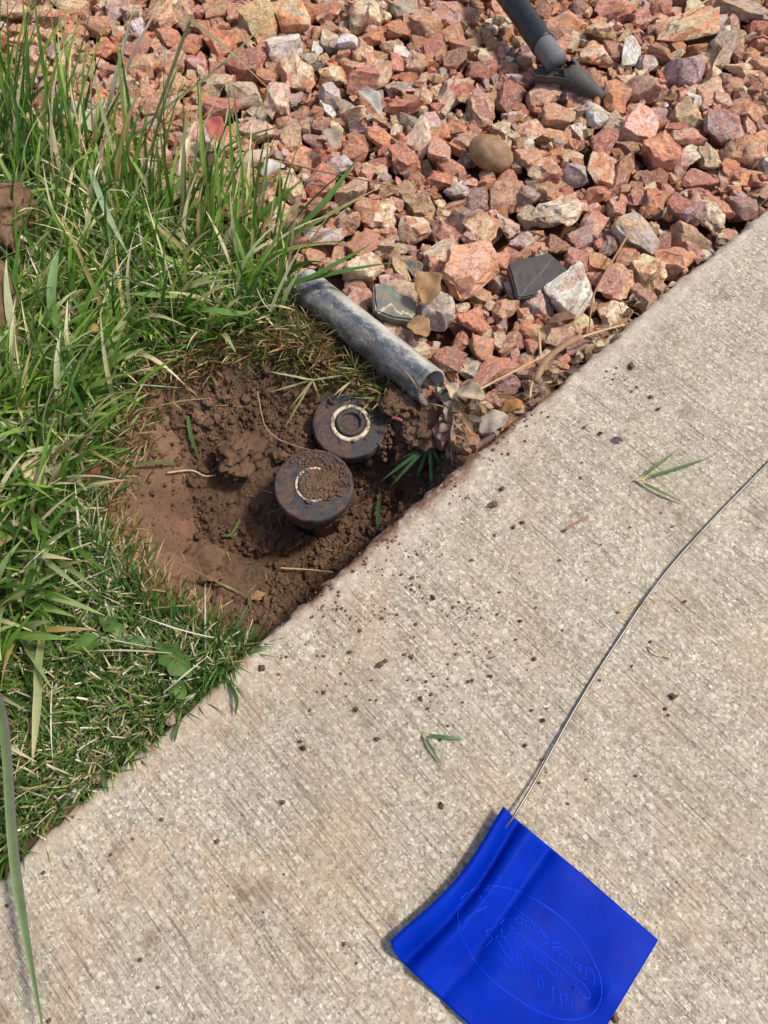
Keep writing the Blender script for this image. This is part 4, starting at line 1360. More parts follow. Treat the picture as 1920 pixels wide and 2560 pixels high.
# ------------------------------------------------------------------ grass (mass of blades)
def blades(acc, base, L, wid, phi, th0, curl, col, seg=6, keel=0.3, cut=False):
    n = len(base)
    t = np.linspace(0, 1, seg + 1)
    th = th0[:, None] + curl[:, None] * t[None, :] ** 1.4
    ds = L[:, None] / seg
    st_ = np.sin(th[:, :-1]) * ds
    ct_ = np.cos(th[:, :-1]) * ds
    hx = np.concatenate([np.zeros((n, 1)), np.cumsum(st_, 1)], 1)
    hz = np.concatenate([np.zeros((n, 1)), np.cumsum(ct_, 1)], 1)
    c, s = np.cos(phi)[:, None], np.sin(phi)[:, None]
    sway = (RNG.normal(0, 0.05, n) * L)[:, None] * t[None, :] ** 2
    P = np.stack([base[:, 0:1] + hx * c - sway * s, base[:, 1:2] + hx * s + sway * c, base[:, 2:3] + hz], -1)
    if cut:
        w = np.broadcast_to(np.full(seg + 1, 0.5), (n, seg + 1)) * wid[:, None]
    else:
        w = (0.5 * np.minimum(1, 0.7 + t) * np.clip((1 - t) * 2.4, 0.05, 1) ** 0.8)[None, :] * wid[:, None]
    tw = RNG.uniform(-0.9, 0.9, n)[:, None] + RNG.uniform(-1.2, 1.2, n)[:, None] * t[None, :]
    sx, sy = -s * np.cos(tw), c * np.cos(tw)
    # side vector with twist about the blade's own direction
    nx, ny, nz = -np.cos(th) * c, -np.cos(th) * s, np.sin(th)
    S = np.stack([sx + nx * np.sin(tw), sy + ny * np.sin(tw), nz * np.sin(tw)], -1)
    K = np.stack([nx * np.cos(tw) + s * np.sin(tw), ny * np.cos(tw) - c * np.sin(tw), nz * np.cos(tw)], -1)
    V = np.stack([P - S * w[..., None] + K * (w * keel)[..., None], P, P + S * w[..., None] + K * (w * keel)[..., None]], 2)
    V[..., 2] = np.maximum(V[..., 2], -0.11)
    m_ = (seg + 1) * 3
    fb = []
    for k in range(seg):
        for j in (0, 1):
            fb.append((k * 3 + j, k * 3 + j + 1, k * 3 + 3 + j + 1, k * 3 + 3 + j))
    fb = np.array(fb)
    Fc = (fb[None] + (np.arange(n) * m_)[:, None, None]).reshape(-1, 4)
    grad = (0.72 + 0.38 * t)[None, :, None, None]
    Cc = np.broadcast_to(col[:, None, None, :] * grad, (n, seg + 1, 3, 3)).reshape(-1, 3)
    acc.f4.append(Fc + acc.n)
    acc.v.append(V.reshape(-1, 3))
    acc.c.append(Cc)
    acc.n += n * m_

def sample_poly(poly, n, rng):
    poly = np.asarray(poly)
    lo, hi = poly.min(0), poly.max(0)
    out = np.zeros((0, 2))
    while len(out) < n:
        q = rng.uniform(lo, hi, (n * 2, 2))
        out = np.concatenate([out, q[inside(poly, q[:, 0], q[:, 1])]])
    return out[:n]

def gmix(n, kinds, rng):
    cols = np.array([lin(*c)[:3] for c, _ in kinds])
    w = np.array([k for _, k in kinds], float)
    i = rng.choice(len(kinds), n, p=w / w.sum())
    return cols[i] * rng.uniform(0.8, 1.22, (n, 1)), i

def zone(q):
    return [WQ(u, v, -0.012)[:2] for u, v in q]
UP = zone([(-420, 200), (0, 285), (150, 355), (330, 432), (475, 512), (595, 580), (646, 616), (640, 660), (600, 700), (540, 725), (430, 745), (325, 785), (278, 830), (272, 950), (228, 1010), (206, 1080), (-420, 1150)])
LOW = zone([(-420, 1080), (206, 1060), (212, 1110), (244, 1188), (312, 1276), (436, 1358), (555, 1395), (540, 1412), (368, 1562), (0, 1872), (-300, 2130), (-420, 2130)])
grass = Acc()
gr = np.random.default_rng(77)
GREEN_UP = [((108, 148, 54), 6), ((88, 128, 44), 6), ((146, 176, 82), 4), ((66, 100, 38), 4), ((182, 196, 130), 2.2), ((232, 216, 170), 3.6), ((190, 164, 108), 1.2)]
GREEN_LOW = [((86, 120, 52), 6), ((66, 100, 42), 6), ((112, 144, 64), 4), ((140, 164, 86), 1.8), ((180, 158, 104), 0.9), ((220, 204, 160), 0.9)]
STRAWS = [((232, 218, 184), 3), ((218, 198, 154), 2.5), ((184, 152, 104), 1.2), ((244, 236, 214), 3)]

def keep_off(b):
    t = slab_t(b[:, 0], b[:, 1])
    return b[t < -0.001]

def with_z(b):
    return np.concatenate([b, zi(b[:, 0], b[:, 1])[:, None] - 0.002], 1)
# short undergrowth of the upper lawn
b = with_z(keep_off(sample_poly(UP, 13000, gr)))
n = len(b)
col, _ = gmix(n, GREEN_UP, gr)
blades(grass, b, gr.uniform(0.015, 0.045, n), gr.uniform(0.0012, 0.0028, n), gr.uniform(0, 6.28, n), gr.uniform(0.05, 0.9, n), gr.uniform(0.2, 1.4, n), col, 5)
# long blades leaning to the upper right
b = with_z(keep_off(sample_poly(UP, 1450, gr)))
n = len(b)
col, _ = gmix(n, GREEN_UP, gr)
blades(grass, b, gr.uniform(0.05, 0.115, n), gr.uniform(0.0022, 0.0050, n), gr.normal(0.8, 1.2, n), gr.uniform(0.1, 0.9, n), gr.uniform(0.1, 1.3, n), col, 8)
# tall seeding edge towards the gravel
edge_band = zone([(-300, 180), (0, 262), (150, 340), (330, 410), (480, 490), (600, 568), (640, 640), (560, 640), (430, 560), (250, 480), (0, 420), (-300, 330)])
b = with_z(keep_off(sample_poly(edge_band, 260, gr)))
n = len(b)
col, _ = gmix(n, GREEN_UP, gr)
blades(grass, b, gr.uniform(0.08, 0.17, n), gr.uniform(0.002, 0.0044, n), gr.normal(1.1, 0.55, n), gr.uniform(0.15, 0.7, n), gr.uniform(0.0, 0.9, n), col, 9)
# strip at the left where long blades lie down over the turf
strip = zone([(-300, 650), (60, 640), (180, 760), (205, 900), (165, 1050), (130, 1150), (100, 1300), (60, 1450), (-300, 1650)])
b = with_z(keep_off(sample_poly(strip, 1000, gr)))
n = len(b)
col, _ = gmix(n, GREEN_UP, gr)
blades(grass, b, gr.uniform(0.05, 0.11, n), gr.uniform(0.0024, 0.0055, n), gr.normal(-0.4, 1.0, n), gr.uniform(0.4, 1.0, n), gr.uniform(0.3, 0.9, n), col, 8)
# mown turf below
b = with_z(keep_off(sample_poly(LOW, 17000, gr)))
n = len(b)
col, _ = gmix(n, GREEN_LOW, gr)
blades(grass, b, gr.uniform(0.014, 0.038, n), gr.uniform(0.0010, 0.0022, n), gr.uniform(0, 6.28, n), gr.uniform(0.15, 1.0, n), gr.uniform(0.1, 1.2, n), col, 5)
# pale cut stubs
for poly, num in ((LOW, 5200), (UP, 3800)):
    b = keep_off(sample_poly(poly, num * 2, gr))
    b = with_z(b[fbm(np.concatenate([b * 38, np.zeros((len(b), 1))], 1), 2, 44) > gr.uniform(-0.75, 0.55, len(b))])
    n = len(b)
    col, _ = gmix(n, STRAWS, gr)
    hi = 0.014 if poly is LOW else 0.012
    b[:, 2] += gr.uniform(0.002, hi, n)
    blades(grass, b, gr.uniform(0.006, 0.020, n), gr.uniform(0.0006, 0.0014, n), gr.uniform(0, 6.28, n), gr.uniform(0.15, 1.4, n), gr.uniform(-0.2, 0.7, n), col, 4, 0.3, True)
for poly, num in ((UP, 420), (strip, 260), (LOW, 120)):
    b = with_z(keep_off(sample_poly(poly, num, gr)))
    b[:, 2] += gr.uniform(0.008, 0.03, len(b))
    n = len(b)
    col, _ = gmix(n, STRAWS, gr)
    blades(grass, b, gr.uniform(0.02, 0.07, n), gr.uniform(0.0008, 0.0018, n), gr.uniform(0, 6.28, n), gr.uniform(0.9, 1.6, n), gr.uniform(-0.3, 0.5, n), col, 7)
b = with_z(keep_off(sample_poly(strip, 170, gr)))
n = len(b)
col, _ = gmix(n, [((168, 184, 120), 3), ((140, 168, 88), 3), ((190, 196, 150), 1.5)], gr)
blades(grass, b, gr.uniform(0.05, 0.11, n), gr.uniform(0.005, 0.0085, n), gr.normal(-0.3, 1.3, n), gr.uniform(0.3, 0.9, n), gr.uniform(0.4, 1.2, n), col, 9)
# rough fringe round the rim of the hole: dry, matted
rim_pts = np.array(RIM[:8] + RIM[12:])
ring = np.array([WQ(u, v, -0.012)[:2] for u, v in RIM_Q[11:] + RIM_Q[:8]][2:])
seglen = np.hypot(*np.diff(ring, axis=0).T)
cum = np.concatenate([[0], np.cumsum(seglen)])
tt = gr.uniform(0, cum[-1], 1700)
fx = np.interp(tt, cum, ring[:, 0]) + gr.normal(0, 0.007, 1700)
fy = np.interp(tt, cum, ring[:, 1]) + gr.normal(0, 0.007, 1700)
b = with_z(keep_off(np.stack([fx, fy], -1)))
n = len(b)
cxr, cyr = rim_pts.mean(0)
phi = np.arctan2(cyr - b[:, 1], cxr - b[:, 0]) + gr.normal(0, 1.1, n)
col, _ = gmix(n, [((196, 166, 112), 3), ((166, 128, 82), 3), ((104, 122, 58), 2), ((76, 104, 48), 3), ((214, 196, 152), 1.5)], gr)
blades(grass, b, gr.uniform(0.008, 0.030, n), gr.uniform(0.0009, 0.002, n), phi, gr.uniform(0.3, 1.2, n), gr.uniform(0.1, 1.1, n), col, 4)
mat_zone = zone([(560, 690), (650, 640), (720, 720), (800, 790), (880, 850), (840, 850), (760, 815), (690, 790), (600, 760), (540, 760)])
b = with_z(sample_poly(mat_zone, 420, gr))
n = len(b)
col, _ = gmix(n, [((206, 180, 128), 2), ((156, 122, 82), 3), ((100, 118, 56), 4), ((116, 84, 56), 3), ((222, 208, 168), 1.2)], gr)
b[:, 2] += gr.uniform(0, 0.006, n)
blades(grass, b, gr.uniform(0.008, 0.030, n), gr.uniform(0.0007, 0.0018, n), gr.normal(-0.9, 1.2, n), gr.uniform(0.5, 1.4, n), gr.uniform(-0.2, 0.9, n), col, 4)
# litter of dead clippings thinly over the bank
b = sample_poly(RIM, 150, gr)
b = with_z(b[slab_t(b[:, 0], b[:, 1]) < -0.01])
b[:, 2] += 0.0035
n = len(b)
col, _ = gmix(n, [((196, 166, 112), 3), ((150, 116, 76), 3), ((84, 104, 50), 1.5)], gr)
blades(grass, b, gr.uniform(0.008, 0.022, n), gr.uniform(0.0005, 0.0012, n), gr.uniform(0, 6.28, n), gr.uniform(1.2, 1.6, n), gr.uniform(-0.3, 0.3, n), col, 4)
# blades along the slab edge leaning over it
tt = gr.uniform(-0.70, -0.135, 420)
bb = ec + E * tt[:, None] + N * (edge_off(tt) - gr.uniform(0.002, 0.012, 420))[:, None]
b = with_z(bb)
n = len(b)
col, _ = gmix(n, GREEN_LOW + [((190, 160, 112), 2.5)], gr)
blades(grass, b, gr.uniform(0.012, 0.034, n), gr.uniform(0.001, 0.002, n), gr.normal(math.atan2(N[1], N[0]), 0.9, n), gr.uniform(0.1, 0.7, n), gr.uniform(0.2, 1.0, n), col, 5)
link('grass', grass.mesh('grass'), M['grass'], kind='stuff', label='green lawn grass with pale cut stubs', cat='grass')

# ------------------------------------------------------------------ single blades, sprigs, leaves, straws
BG = 'single grass blades'
def blade(pts, width, rgb, label, keel=0.3, twist=0.0, side=None, name='grass_strand', n=16, tip=None, cat='grass'):
    p = smooth_path([WG(*q) for q in pts], n)
    o0 = p[0].copy()
    v, f = ribbon(p - o0, width, keel, twist)
    c1 = np.array(lin(*rgb)[:3])
    c2 = np.array(lin(*(tip or rgb))[:3])
    t = np.repeat(np.linspace(0, 1, n), 3)[:, None]
    col = c1 * (1 - t ** 3) + c2 * t ** 3
    col = col * (0.9 + 0.2 * np.tile([1, 0.7, 1], n)[:, None])
    if side:
        w_ = np.clip(1.25 - np.linspace(0, 1, n), 0, 1)[:, None]
        col[0::3] = np.array(lin(*side)[:3]) * w_ + col[0::3] * (1 - w_)
        col[1::3] = col[1::3] * 0.6 + col[0::3] * 0.3
    o = link(name, make_mesh(name, v, f, col), M['grass'], label=label, cat=cat)
    o.location = o0
    return o
G1, G2, G3, GD, GP = (110, 142, 72), (92, 128, 58), (136, 162, 98), (66, 96, 48), (170, 184, 132)
DRY = (206, 186, 138)
blade([(322, 440, 0), (395, 275, .06), (470, 70, .112), (490, 62, .116), (580, 135, .10), (672, 222, .07), (752, 286, .045)], .0050, (112, 122, 82), 'long blade bent sharply over like an arch above the stones', .25, .5, n=26, tip=DRY)
blade([(240, 440, 0), (400, 285, .055), (560, 160, .09), (725, -8, .125)], .0052, (118, 142, 88), 'longest straight blade reaching to the upper right across the stones', .3, .3, tip=(212, 200, 150))
blade([(700, 606, -.005), (800, 520, .025), (897, 392, .045)], .0068, (92, 132, 60), 'broad fresh green blade pointing up right over the middle of the gravel', .3)
blade([(702, 612, -.005), (805, 548, .02), (949, 468, .03)], .0058, (104, 138, 70), 'green blade with a dry straw edge below the broad fresh one', .3, .3, tip=DRY)
blade([(660, 720, -.005), (760, 700, .022), (850, 655, .032), (931, 608, .034)], .0052, (86, 124, 56), 'green blade crossing above the upper end of the grey pipe', .3)
blade([(650, 726, -.005), (760, 702, .018), (870, 676, .028), (988, 655, .030)], .0050, (84, 118, 58), 'darker green blade crossing just below the other one over the pipe', .3)
blade([(-30, 1700, .02), (10, 1800, .035), (34, 2120, .032), (64, 2330, .028), (112, 2600, .022)], 0.0062, (96, 122, 62), 'very long blade hanging down over the concrete at the lower left corner', .35, .2, side=(134, 120, 124), tip=(80, 116, 52))
blade([(130, 1440, -.004), (99, 1640, .022), (95, 1735, .024), (88, 1830, .02), (80, 1914, .012)], .0056, (150, 158, 100), 'drooping blade with a long yellowed tip over the mown turf', .25, .3, tip=(222, 204, 160))
blade([(188, 905, 0), (140, 792, .035), (130, 735, .05), (139, 659, .06), (145, 626, .062)], .0082, (136, 164, 104), 'pale blade with a wide base curving up at the left', .35)
blade([(226, 424, .03), (262, 520, .04), (318, 632, .03)], .0056, (164, 184, 146), 'shiny blue green blade slanting down right in the lawn', .2)
blade([(505, 742, .01), (410, 738, .028), (318, 734, .024)], .0074, (140, 166, 96), 'wide light blade lying across the lawn above the hole', .2)
blade([(455, 778, .0), (520, 775, .02), (590, 784, .02), (640, 780, .014)], .0066, (112, 148, 74), 'wide green blade lying flat, pointing right towards the pipe', .2)
blade([(252, 945, .0), (288, 850, .02), (326, 770, .03)], .0086, (176, 184, 130), 'dusty pale blade standing beside the bank of the hole', .3)
blade([(250, 330, .0), (278, 243, .04), (341, -8, .09)], .0056, (150, 156, 130), 'grey green stalk running to the top edge', .35)
blade([(262, 350, .0), (300, 220, .05), (352, 100, .08), (412, -12, .10)], .0046, (148, 140, 132), 'purplish dry stalk leaning to the top edge', .35, tip=DRY)
blade([(60, 300, 0), (70, 160, .05), (56, -10, .09)], .0050, (108, 142, 66), 'upright blade near the top left corner', .3)
blade([(190, 330, 0), (175, 200, .03), (140, -10, .08)], .0034, (140, 152, 90), 'thin blade leaning left near the top edge', .3)
blade([(120, 330, 0), (190, 170, .05), (235, -10, .10)], .0046, (112, 140, 66), 'blade leaning right to the top edge above the lawn', .3, .4)
blade([(340, 480, 0), (392, 330, .04), (420, 230, .06), (470, 110, .07)], .0032, (118, 126, 80), 'thin olive blade in front of the orange stones', .3)
blade([(610, 560, 0), (604, 420, .03), (582, 210, .06)], .0034, (90, 124, 56), 'thin upright blade with a dark tip in front of the cream stone', .3, tip=(110, 100, 90))
blade([(640, 590, 0), (660, 480, .03), (672, 330, .05)], .0030, (96, 130, 60), 'thin blade curving up among the stones right of the lawn', .3)
blade([(600, 610, 0), (680, 520, .03), (766, 440, .045)], .0042, (84, 120, 54), 'dark green blade pointing at the red brown stone', .3)
blade([(560, 540, 0), (640, 460, .02), (730, 440, .03)], .0036, (110, 140, 70), 'short blade arching right over a cream stone', .3)
blade([(480, 420, 0), (600, 350, .03), (728, 308, .05)], .0040, (96, 116, 68), 'blade stretching right below the big cream stone', .3)
blade([(451, 1407, -.024), (550, 1458, -.064), (610, 1486, -.078), (655, 1508, -.080)], 0.0022, (150, 134, 94), 'fallen blade, half straw half green, on the floor of the hole', .2, tip=(84, 112, 66))
blade([(600, 1300, -.070), (578, 1335, -.075), (550, 1340, -.078)], .0028, (100, 128, 66), 'small curved green blade on the crumbly floor of the hole', .2)
blade([(470, 1040, -.036), (478, 1090, -.044), (500, 1152, -.050)], .0036, (88, 118, 58), 'green blade fallen on the bank, left of the broad clod', .2)
blade([(345, 1160, -.016), (390, 1158, -.03), (448, 1160, -.044)], .0030, (92, 118, 66), 'green blade lying level across the bank', .2)
blade([(948, 1250, -.06), (945, 1290, -.07), (944, 1330, -.078)], .0036, (62, 92, 62), 'dark green blade in the shade between sprinkler and concrete', .2)
blade([(560, 1690, -.004), (590, 1745, .006), (588, 1790, .004)], .0030, (76, 100, 50), 'thin blade bending out over the edge of the concrete', .3)
blade([(452, 1790, -.004), (440, 1830, .006), (436, 1856, .003)], .0028, (82, 106, 66), 'thin upright blade over the concrete edge beside the mown turf', .3)
blade([(262, 1890, -.004), (260, 1940, .007), (272, 1988, .004)], .0028, (74, 100, 52), 'thin blade over the concrete edge beside the tan pebble', .3)

def sprig(node, tips, width, rgb, label, z0=.0015, stem=None):
    e = empty('grass_sprig', tuple(W(node[0], node[1], z0)), label, 'grass sprig')
    o0 = np.asarray(e.location)
    for t in tips:
        pp_ = smooth_path([W(node[0], node[1], z0), W((node[0] + t[0]) / 2 + t[3] if len(t) > 3 else (node[0] + t[0]) / 2, (node[1] + t[1]) / 2, (z0 + t[2]) / 2 + .002), W(t[0], t[1], t[2])], 12)
        v, f = ribbon(pp_ - o0, width, .25)
        c = np.tile(np.array(lin(*rgb)[:3]), (len(v), 1)) * (0.9 + 0.2 * np.tile([1, 0.7, 1], 12)[:, None])
        c[:6] = np.array(lin(188, 186, 130)[:3])
        link('blade', make_mesh('blade', v, f, c), M['grass'], e)
    if stem:
        link('stem', tube_mesh('stem', smooth_path([np.asarray(W(*q)) - o0 for q in stem], 6), .0009, 8), M['straw'], e)
    return e
sprig((1594, 1201), [(1694, 1124, .004), (1782, 1141, .003), (1714, 1260, .001)], .0024, (88, 116, 58), 'three-bladed green sprig on the concrete near the wire', stem=[(1586, 1201, .001), (1612, 1199, .002)])
sprig((1058, 1836), [(1164, 1849, .002), (1102, 1912, .001)], .0022, (84, 112, 66), 'two-bladed green sprig lying in the middle of the concrete')
sprig((1074, 1110), [(952, 1203, -.052), (976, 1216, -.054), (1080, 1220, -.056), (1115, 1192, -.05), (1135, 1128, -.034), (1040, 1200, -.062), (1005, 1146, -.046)], .0032, (70, 104, 62), 'green tuft hanging into the hole next to the concrete', z0=-.034)
sprig((782, 950), [(668, 928, -.012), (676, 980, -.024), (722, 1025, -.034), (712, 1070, -.044), (745, 945, -.01), (860, 938, -.018), (800, 1000, -.04)], .0020, (176, 170, 118), 'dry uprooted grass tuft on the bank above the sprinkler heads', z0=-.018)

def strawthing(pts, rad, label, mat='straw', name='straw', cat='straw', n=14, taper=0.6, lay=True):
    p = smooth_path([(WG if lay else W)(*q) for q in pts], n)
    o0 = p[0].copy()
    o = link(name, tube_mesh(name, p - o0, rad * np.linspace(1, taper, n), 8), M[mat], label=label, cat=cat)
    o.location = o0
    return o
strawthing([(1338, 955, .004), (1362, 905, .008), (1404, 868, .010), (1453, 842, .010)], .0031, 'thick brown twig lying against the edge of the concrete', 'twig', 'twig', 'twig', 18, 0.9)
strawthing([(1445, 846, .010), (1500, 828, .007), (1560, 812, .004)], .0012, 'pale stalk continuing from the twig up to the concrete')
strawthing([(1182, 982, .006), (1290, 926, .010), (1394, 872, .010)], .0012, 'long straight straw leaning across the gravel to the twig')
strawthing([(1324, 996, .0), (1330, 960, .004), (1352, 904, .008)], .0011, 'yellow straw standing beside the twig')
strawthing([(1347, 830, .010), (1350, 870, .010), (1354, 916, .004)], .0013, 'short white straw across the twig', taper=0.9)
strawthing([(1566, 594, .006), (1492, 720, .014), (1478, 770, .012), (1473, 828, .006)], .0011, 'thin brown stem hanging over the stones to the edge of the concrete', 'twig', 'stem', 'stem')
strawthing([(660, 396, .008), (760, 418, .010), (830, 434, .010), (1000, 468, .006)], .0011, 'long thin brown stem lying level across the gravel', 'twig', 'stem', 'stem')
strawthing([(1704, 40, .012), (1775, -4, .018)], .0014, 'straight straw at the top right corner')
strawthing([(179, 108, .07), (174, 203, .055), (192, 300, .04), (228, 430, .02)], .0013, 'tall dry stem standing in the lawn at the upper left')
strawthing([(108, 500, .035), (128, 520, .036), (175, 590, .03), (255, 668, .02), (300, 700, .012)], .0013, 'long bent straw slanting down through the lawn')
strawthing([(643, 978, -.02), (655, 1040, -.034), (670, 1077, -.042), (715, 1107, -.046), (792, 1130, -.044)], .0008, 'thin root curving from the bank to the sprinkler heads', 'twig', 'root', 'root', 20, lay=False)
strawthing([(1010, 926, .018), (1034, 955, .014), (1046, 985, -.004), (1056, 1020, -.016)], .0008, 'thin brown root hanging in front of the pipe mouth', 'twig', 'root', 'root')
strawthing([(418, 1182, -.036), (478, 1176, -.044), (512, 1190, -.05), (540, 1188, -.05)], .0009, 'thin pale root lying on the bank of the hole', 'straw', 'root', 'root')
strawthing([(700, 1420, -.085), (770, 1424, -.085), (832, 1430, -.075)], .0009, 'thin straw on the shaded floor against the concrete')
strawthing([(1546, 1531, .001), (1592, 1512, .0015)], .0011, 'short pale straw on the concrete left of the wire')
strawthing([(1622, 1617, .001), (1640, 1632, .003), (1676, 1645, .001)], .0007, 'tiny curved straw on the concrete right of the wire')
strawthing([(1412, 1326, .002), (1440, 1308, .002), (1471, 1290, .002)], .0013, 'dark brown stalk on the upper part of the concrete', 'twig', 'stem', 'stem')
strawthing([(20, 1020, .018), (90, 1016, .022), (130, 1006, .02)], .0012, 'pale straw lying level on the lawn at the left')

def leaf(p0, p1, width, label, cols, mid=(0, 0, 0), keel=0.35, twist=0.0, wav=0.1, sd=1):
    a, b = WG(*p0), WG(*p1)
    c = (a + b) / 2 + np.array(mid)
    p = smooth_path([a, c, b], 18)
    o0 = p[0].copy()
    # seven vertices a section: curled and wavy
    t = frames(p)
    V, n = [], 18
    for k in range(n):
        u = k / (n - 1)
        w = width * 0.5 * max(0.03, math.sin(math.pi * min(1, u * 0.97 + 0.015)) ** 0.7)
        w *= 1 + 0.10 * math.sin(u * 17 + sd)
        s = np.cross(t[k], (0, 0, 1))
        s /= np.linalg.norm(s)
        bb = np.cross(s, t[k])
        an = twist * (u - 0.3)
        s2, b2 = s * math.cos(an) + bb * math.sin(an), -s * math.sin(an) + bb * math.cos(an)
        for j in range(-3, 4):
            q = j / 3
            V.append(p[k] - o0 + s2 * w * q + b2 * (w * keel * abs(q) ** 1.3 + w * wav * math.sin(u * 9 + q * 3 + sd)))
    me = make_mesh('dry_leaf', np.array(V), grid_faces(n, 7))
    key = str(cols)
    if key not in M:
        M[key] = mat_dry('dry_leaf_tone', lin(*cols[0]), lin(*cols[1]), 80)
    o = link('dry_leaf', me, M[key], label=label, cat='leaf')
    o.location = o0
    sol = o.modifiers.new('thickness', 'SOLIDIFY')
    sol.thickness = 0.0003
    return o
PB, GY, TN, GO, BR = ((126, 98, 84), (176, 144, 126)), ((136, 120, 106), (184, 168, 150)), ((136, 104, 70), (172, 134, 94)), ((120, 78, 40), (178, 130, 72)), ((98, 70, 52), (140, 104, 80))
leaf((1143, 1030, -.004), (1136, 1172, -.03), .0125, 'long pinkish brown dry leaf hanging down into the hole', PB, (0.001, 0, .003), .45, .3)
leaf((1198, 1082, -.008), (1268, 1038, -.001), .019, 'wide grey dry leaf resting on the edge of the concrete', GY, (0, 0, .004), .3, .2, sd=3)
leaf((1172, 1040, -.008), (1178, 1094, -.02), .017, 'round tipped tan leaf between the grey and the pinkish leaf', PB, (0, 0, .003), .3, sd=4)
leaf((1140, 986, .004), (1212, 996, .004), .0145, 'pale cream dry leaf under the mouth of the grey pipe', ((144, 122, 98), (190, 170, 144)), (0, 0, .006), .5, -.6, wav=.25, sd=5)
leaf((1128, 1000, -.002), (1124, 1062, -.016), .0125, 'small greyish leaf left of the long hanging leaf', GY, (0, 0, .002), .3, sd=6)
leaf((1160, 1172, -.03), (1238, 1086, -.008), .013, 'narrow brown leaf wedged against the concrete edge', PB, (0, 0, .002), .4, .5, sd=7)
leaf((1252, 1030, -.004), (1306, 1006, .0), .012, 'golden brown dead leaf by the concrete below the straw', GO, (0, 0, .003), .3, sd=8)
leaf((1075, 682, .022), (1062, 762, .014), .024, 'folded tan leaf between the salmon and the lilac stone', TN, (0, 0, .006), .5, .4, sd=9)
leaf((1022, 806, .004), (1070, 840, .002), .020, 'crumpled tan leaf on the gravel beside the pipe', TN, (0, 0, .004), .35, sd=10)
leaf((900, 226, .012), (950, 290, .010), .018, 'curled grey leaf at the upper middle of the gravel', ((150, 142, 130), (190, 184, 172)), (0, 0, .006), .5, .6, sd=11)
leaf((822, 322, .012), (838, 374, .010), .019, 'torn grey brown leaf left of the orange stones', ((128, 116, 98), (168, 154, 132)), (0, 0, .004), .4, .5, sd=12)
leaf((654, 440, .012), (712, 414, .012), .019, 'silvery white dry leaf at the edge of the lawn', ((172, 164, 156), (206, 200, 192)), (0, 0, .004), .3, .3, sd=13)
leaf((142, 256, .03), (236, 330, .02), .021, 'large pale dry leaf standing in the upper lawn', ((160, 150, 136), (200, 190, 174)), (0, 0, .004), .3, .3, sd=14)
leaf((524, 296, .016), (556, 362, .012), .021, 'rose pink leaf at the tips of the grass', ((196, 84, 96), (168, 110, 80)), (0, 0, .004), .4, .4, sd=15)
leaf((70, 1148, .02), (112, 1212, .014), .018, 'pale brown dry leaf in the lawn at the left of the hole', ((166, 138, 110), (200, 176, 148)), (0, 0, .004), .3, .3, sd=16)
leaf((250, 1160, .012), (228, 1216, .01), .010, 'reddish brown curled leaf in the grass beside the hole', ((112, 66, 44), (140, 88, 60)), (0, 0, .003), .5, .4, sd=17)
leaf((515, 1448, -.078), (562, 1438, -.076), .010, 'dark brown leaf scrap on the flat clay lump', BR, (0, 0, .002), .3, sd=18)
leaf((625, 1494, -.082), (668, 1490, -.08), .009, 'tan leaf scrap at the bottom of the hole', TN, (0, 0, .002), .3, sd=19)
leaf((1120, 960, -.002), (1136, 1006, -.004), .011, 'ragged straw coloured leaf right at the pipe mouth', ((176, 150, 122), (206, 184, 156)), (0, 0, .005), .5, .8, sd=20)
leaf((1440, 790, .004), (1370, 808, .004), .010, 'dark brown curled leaf under the pale cream stone', BR, (0, 0, .003), .4, sd=21)
leaf((1530, 1096, .001), (1558, 1104, .002), .0042, 'small dark seed husk on the upper concrete', ((70, 56, 52), (110, 92, 86)), (0, 0, .001), .4, sd=22)

# broad-leaved weed in the mown turf
w_e = empty('weed', tuple(W(360, 1640, -.01)), 'broad-leaved green weed with lobed leaves in the mown turf', 'weed')
WO = np.asarray(w_e.location)
for (p0, p1, wd, sd) in [((305, 1592, .004), (160, 1626, .010), .013, 1), ((385, 1600, .006), (478, 1692, .012), .017, 2), ((425, 1685, .004), (462, 1748, .008), .011, 4), ((335, 1602, .004), (250, 1545, .010), .011, 3), ((300, 1612, .006), (380, 1606, .008), .010, 5)]:
    p = smooth_path([W(*p0), (W(*p0) + W(*p1)) / 2 + (0, 0, .004), W(*p1)], 28)
    t = frames(p)
    V, cols = [], []
    for k in range(28):
        u = k / 27
        w = wd * 0.5 * max(0.06, math.sin(math.pi * min(1, u ** 1.4 * 0.96 + 0.02)) ** 0.8) * (1 + 0.42 * (2 * abs((u * 3.2 + sd * 0.3) % 1 - 0.5) - 0.5))
        s = np.cross(t[k], (0, 0, 1))
        s /= np.linalg.norm(s)
        for j in (-1, -0.5, 0, 0.5, 1):
            V.append(p[k] - WO + s * w * j + np.array((0, 0, 1)) * w * (0.22 * abs(j) + 0.06 * math.sin(u * 9 + j * 3)))
            cols.append(np.array(lin(92, 124, 56)[:3]) * (1.25 if j == 0 else 0.95 + 0.1 * math.sin(u * 11 + sd)))
    link('leaf', make_mesh('leaf', np.array(V), grid_faces(28, 5), np.array(cols)), M['grass'], w_e)

# dried bulb in the lawn
v, f = ICO[3]
v = v * (1 + 0.12 * np.sin(v[:, 2] * 22) * 0.4 + 0.12 * fbm(v * 3, 3, 4))[:, None] * np.array((0.0085, 0.0085, 0.013))
bulb = link('dried_bulb', make_mesh('dried_bulb', v, f), mat_dry('bulb_skin', lin(112, 82, 50), lin(176, 142, 92), 160), label='dried brown ringed bulb in the lawn left of the wide blades', cat='bulb')
bulb.location = W(232, 832, 0.010)
bulb.rotation_euler = (0.5, 0.4, 0.3)

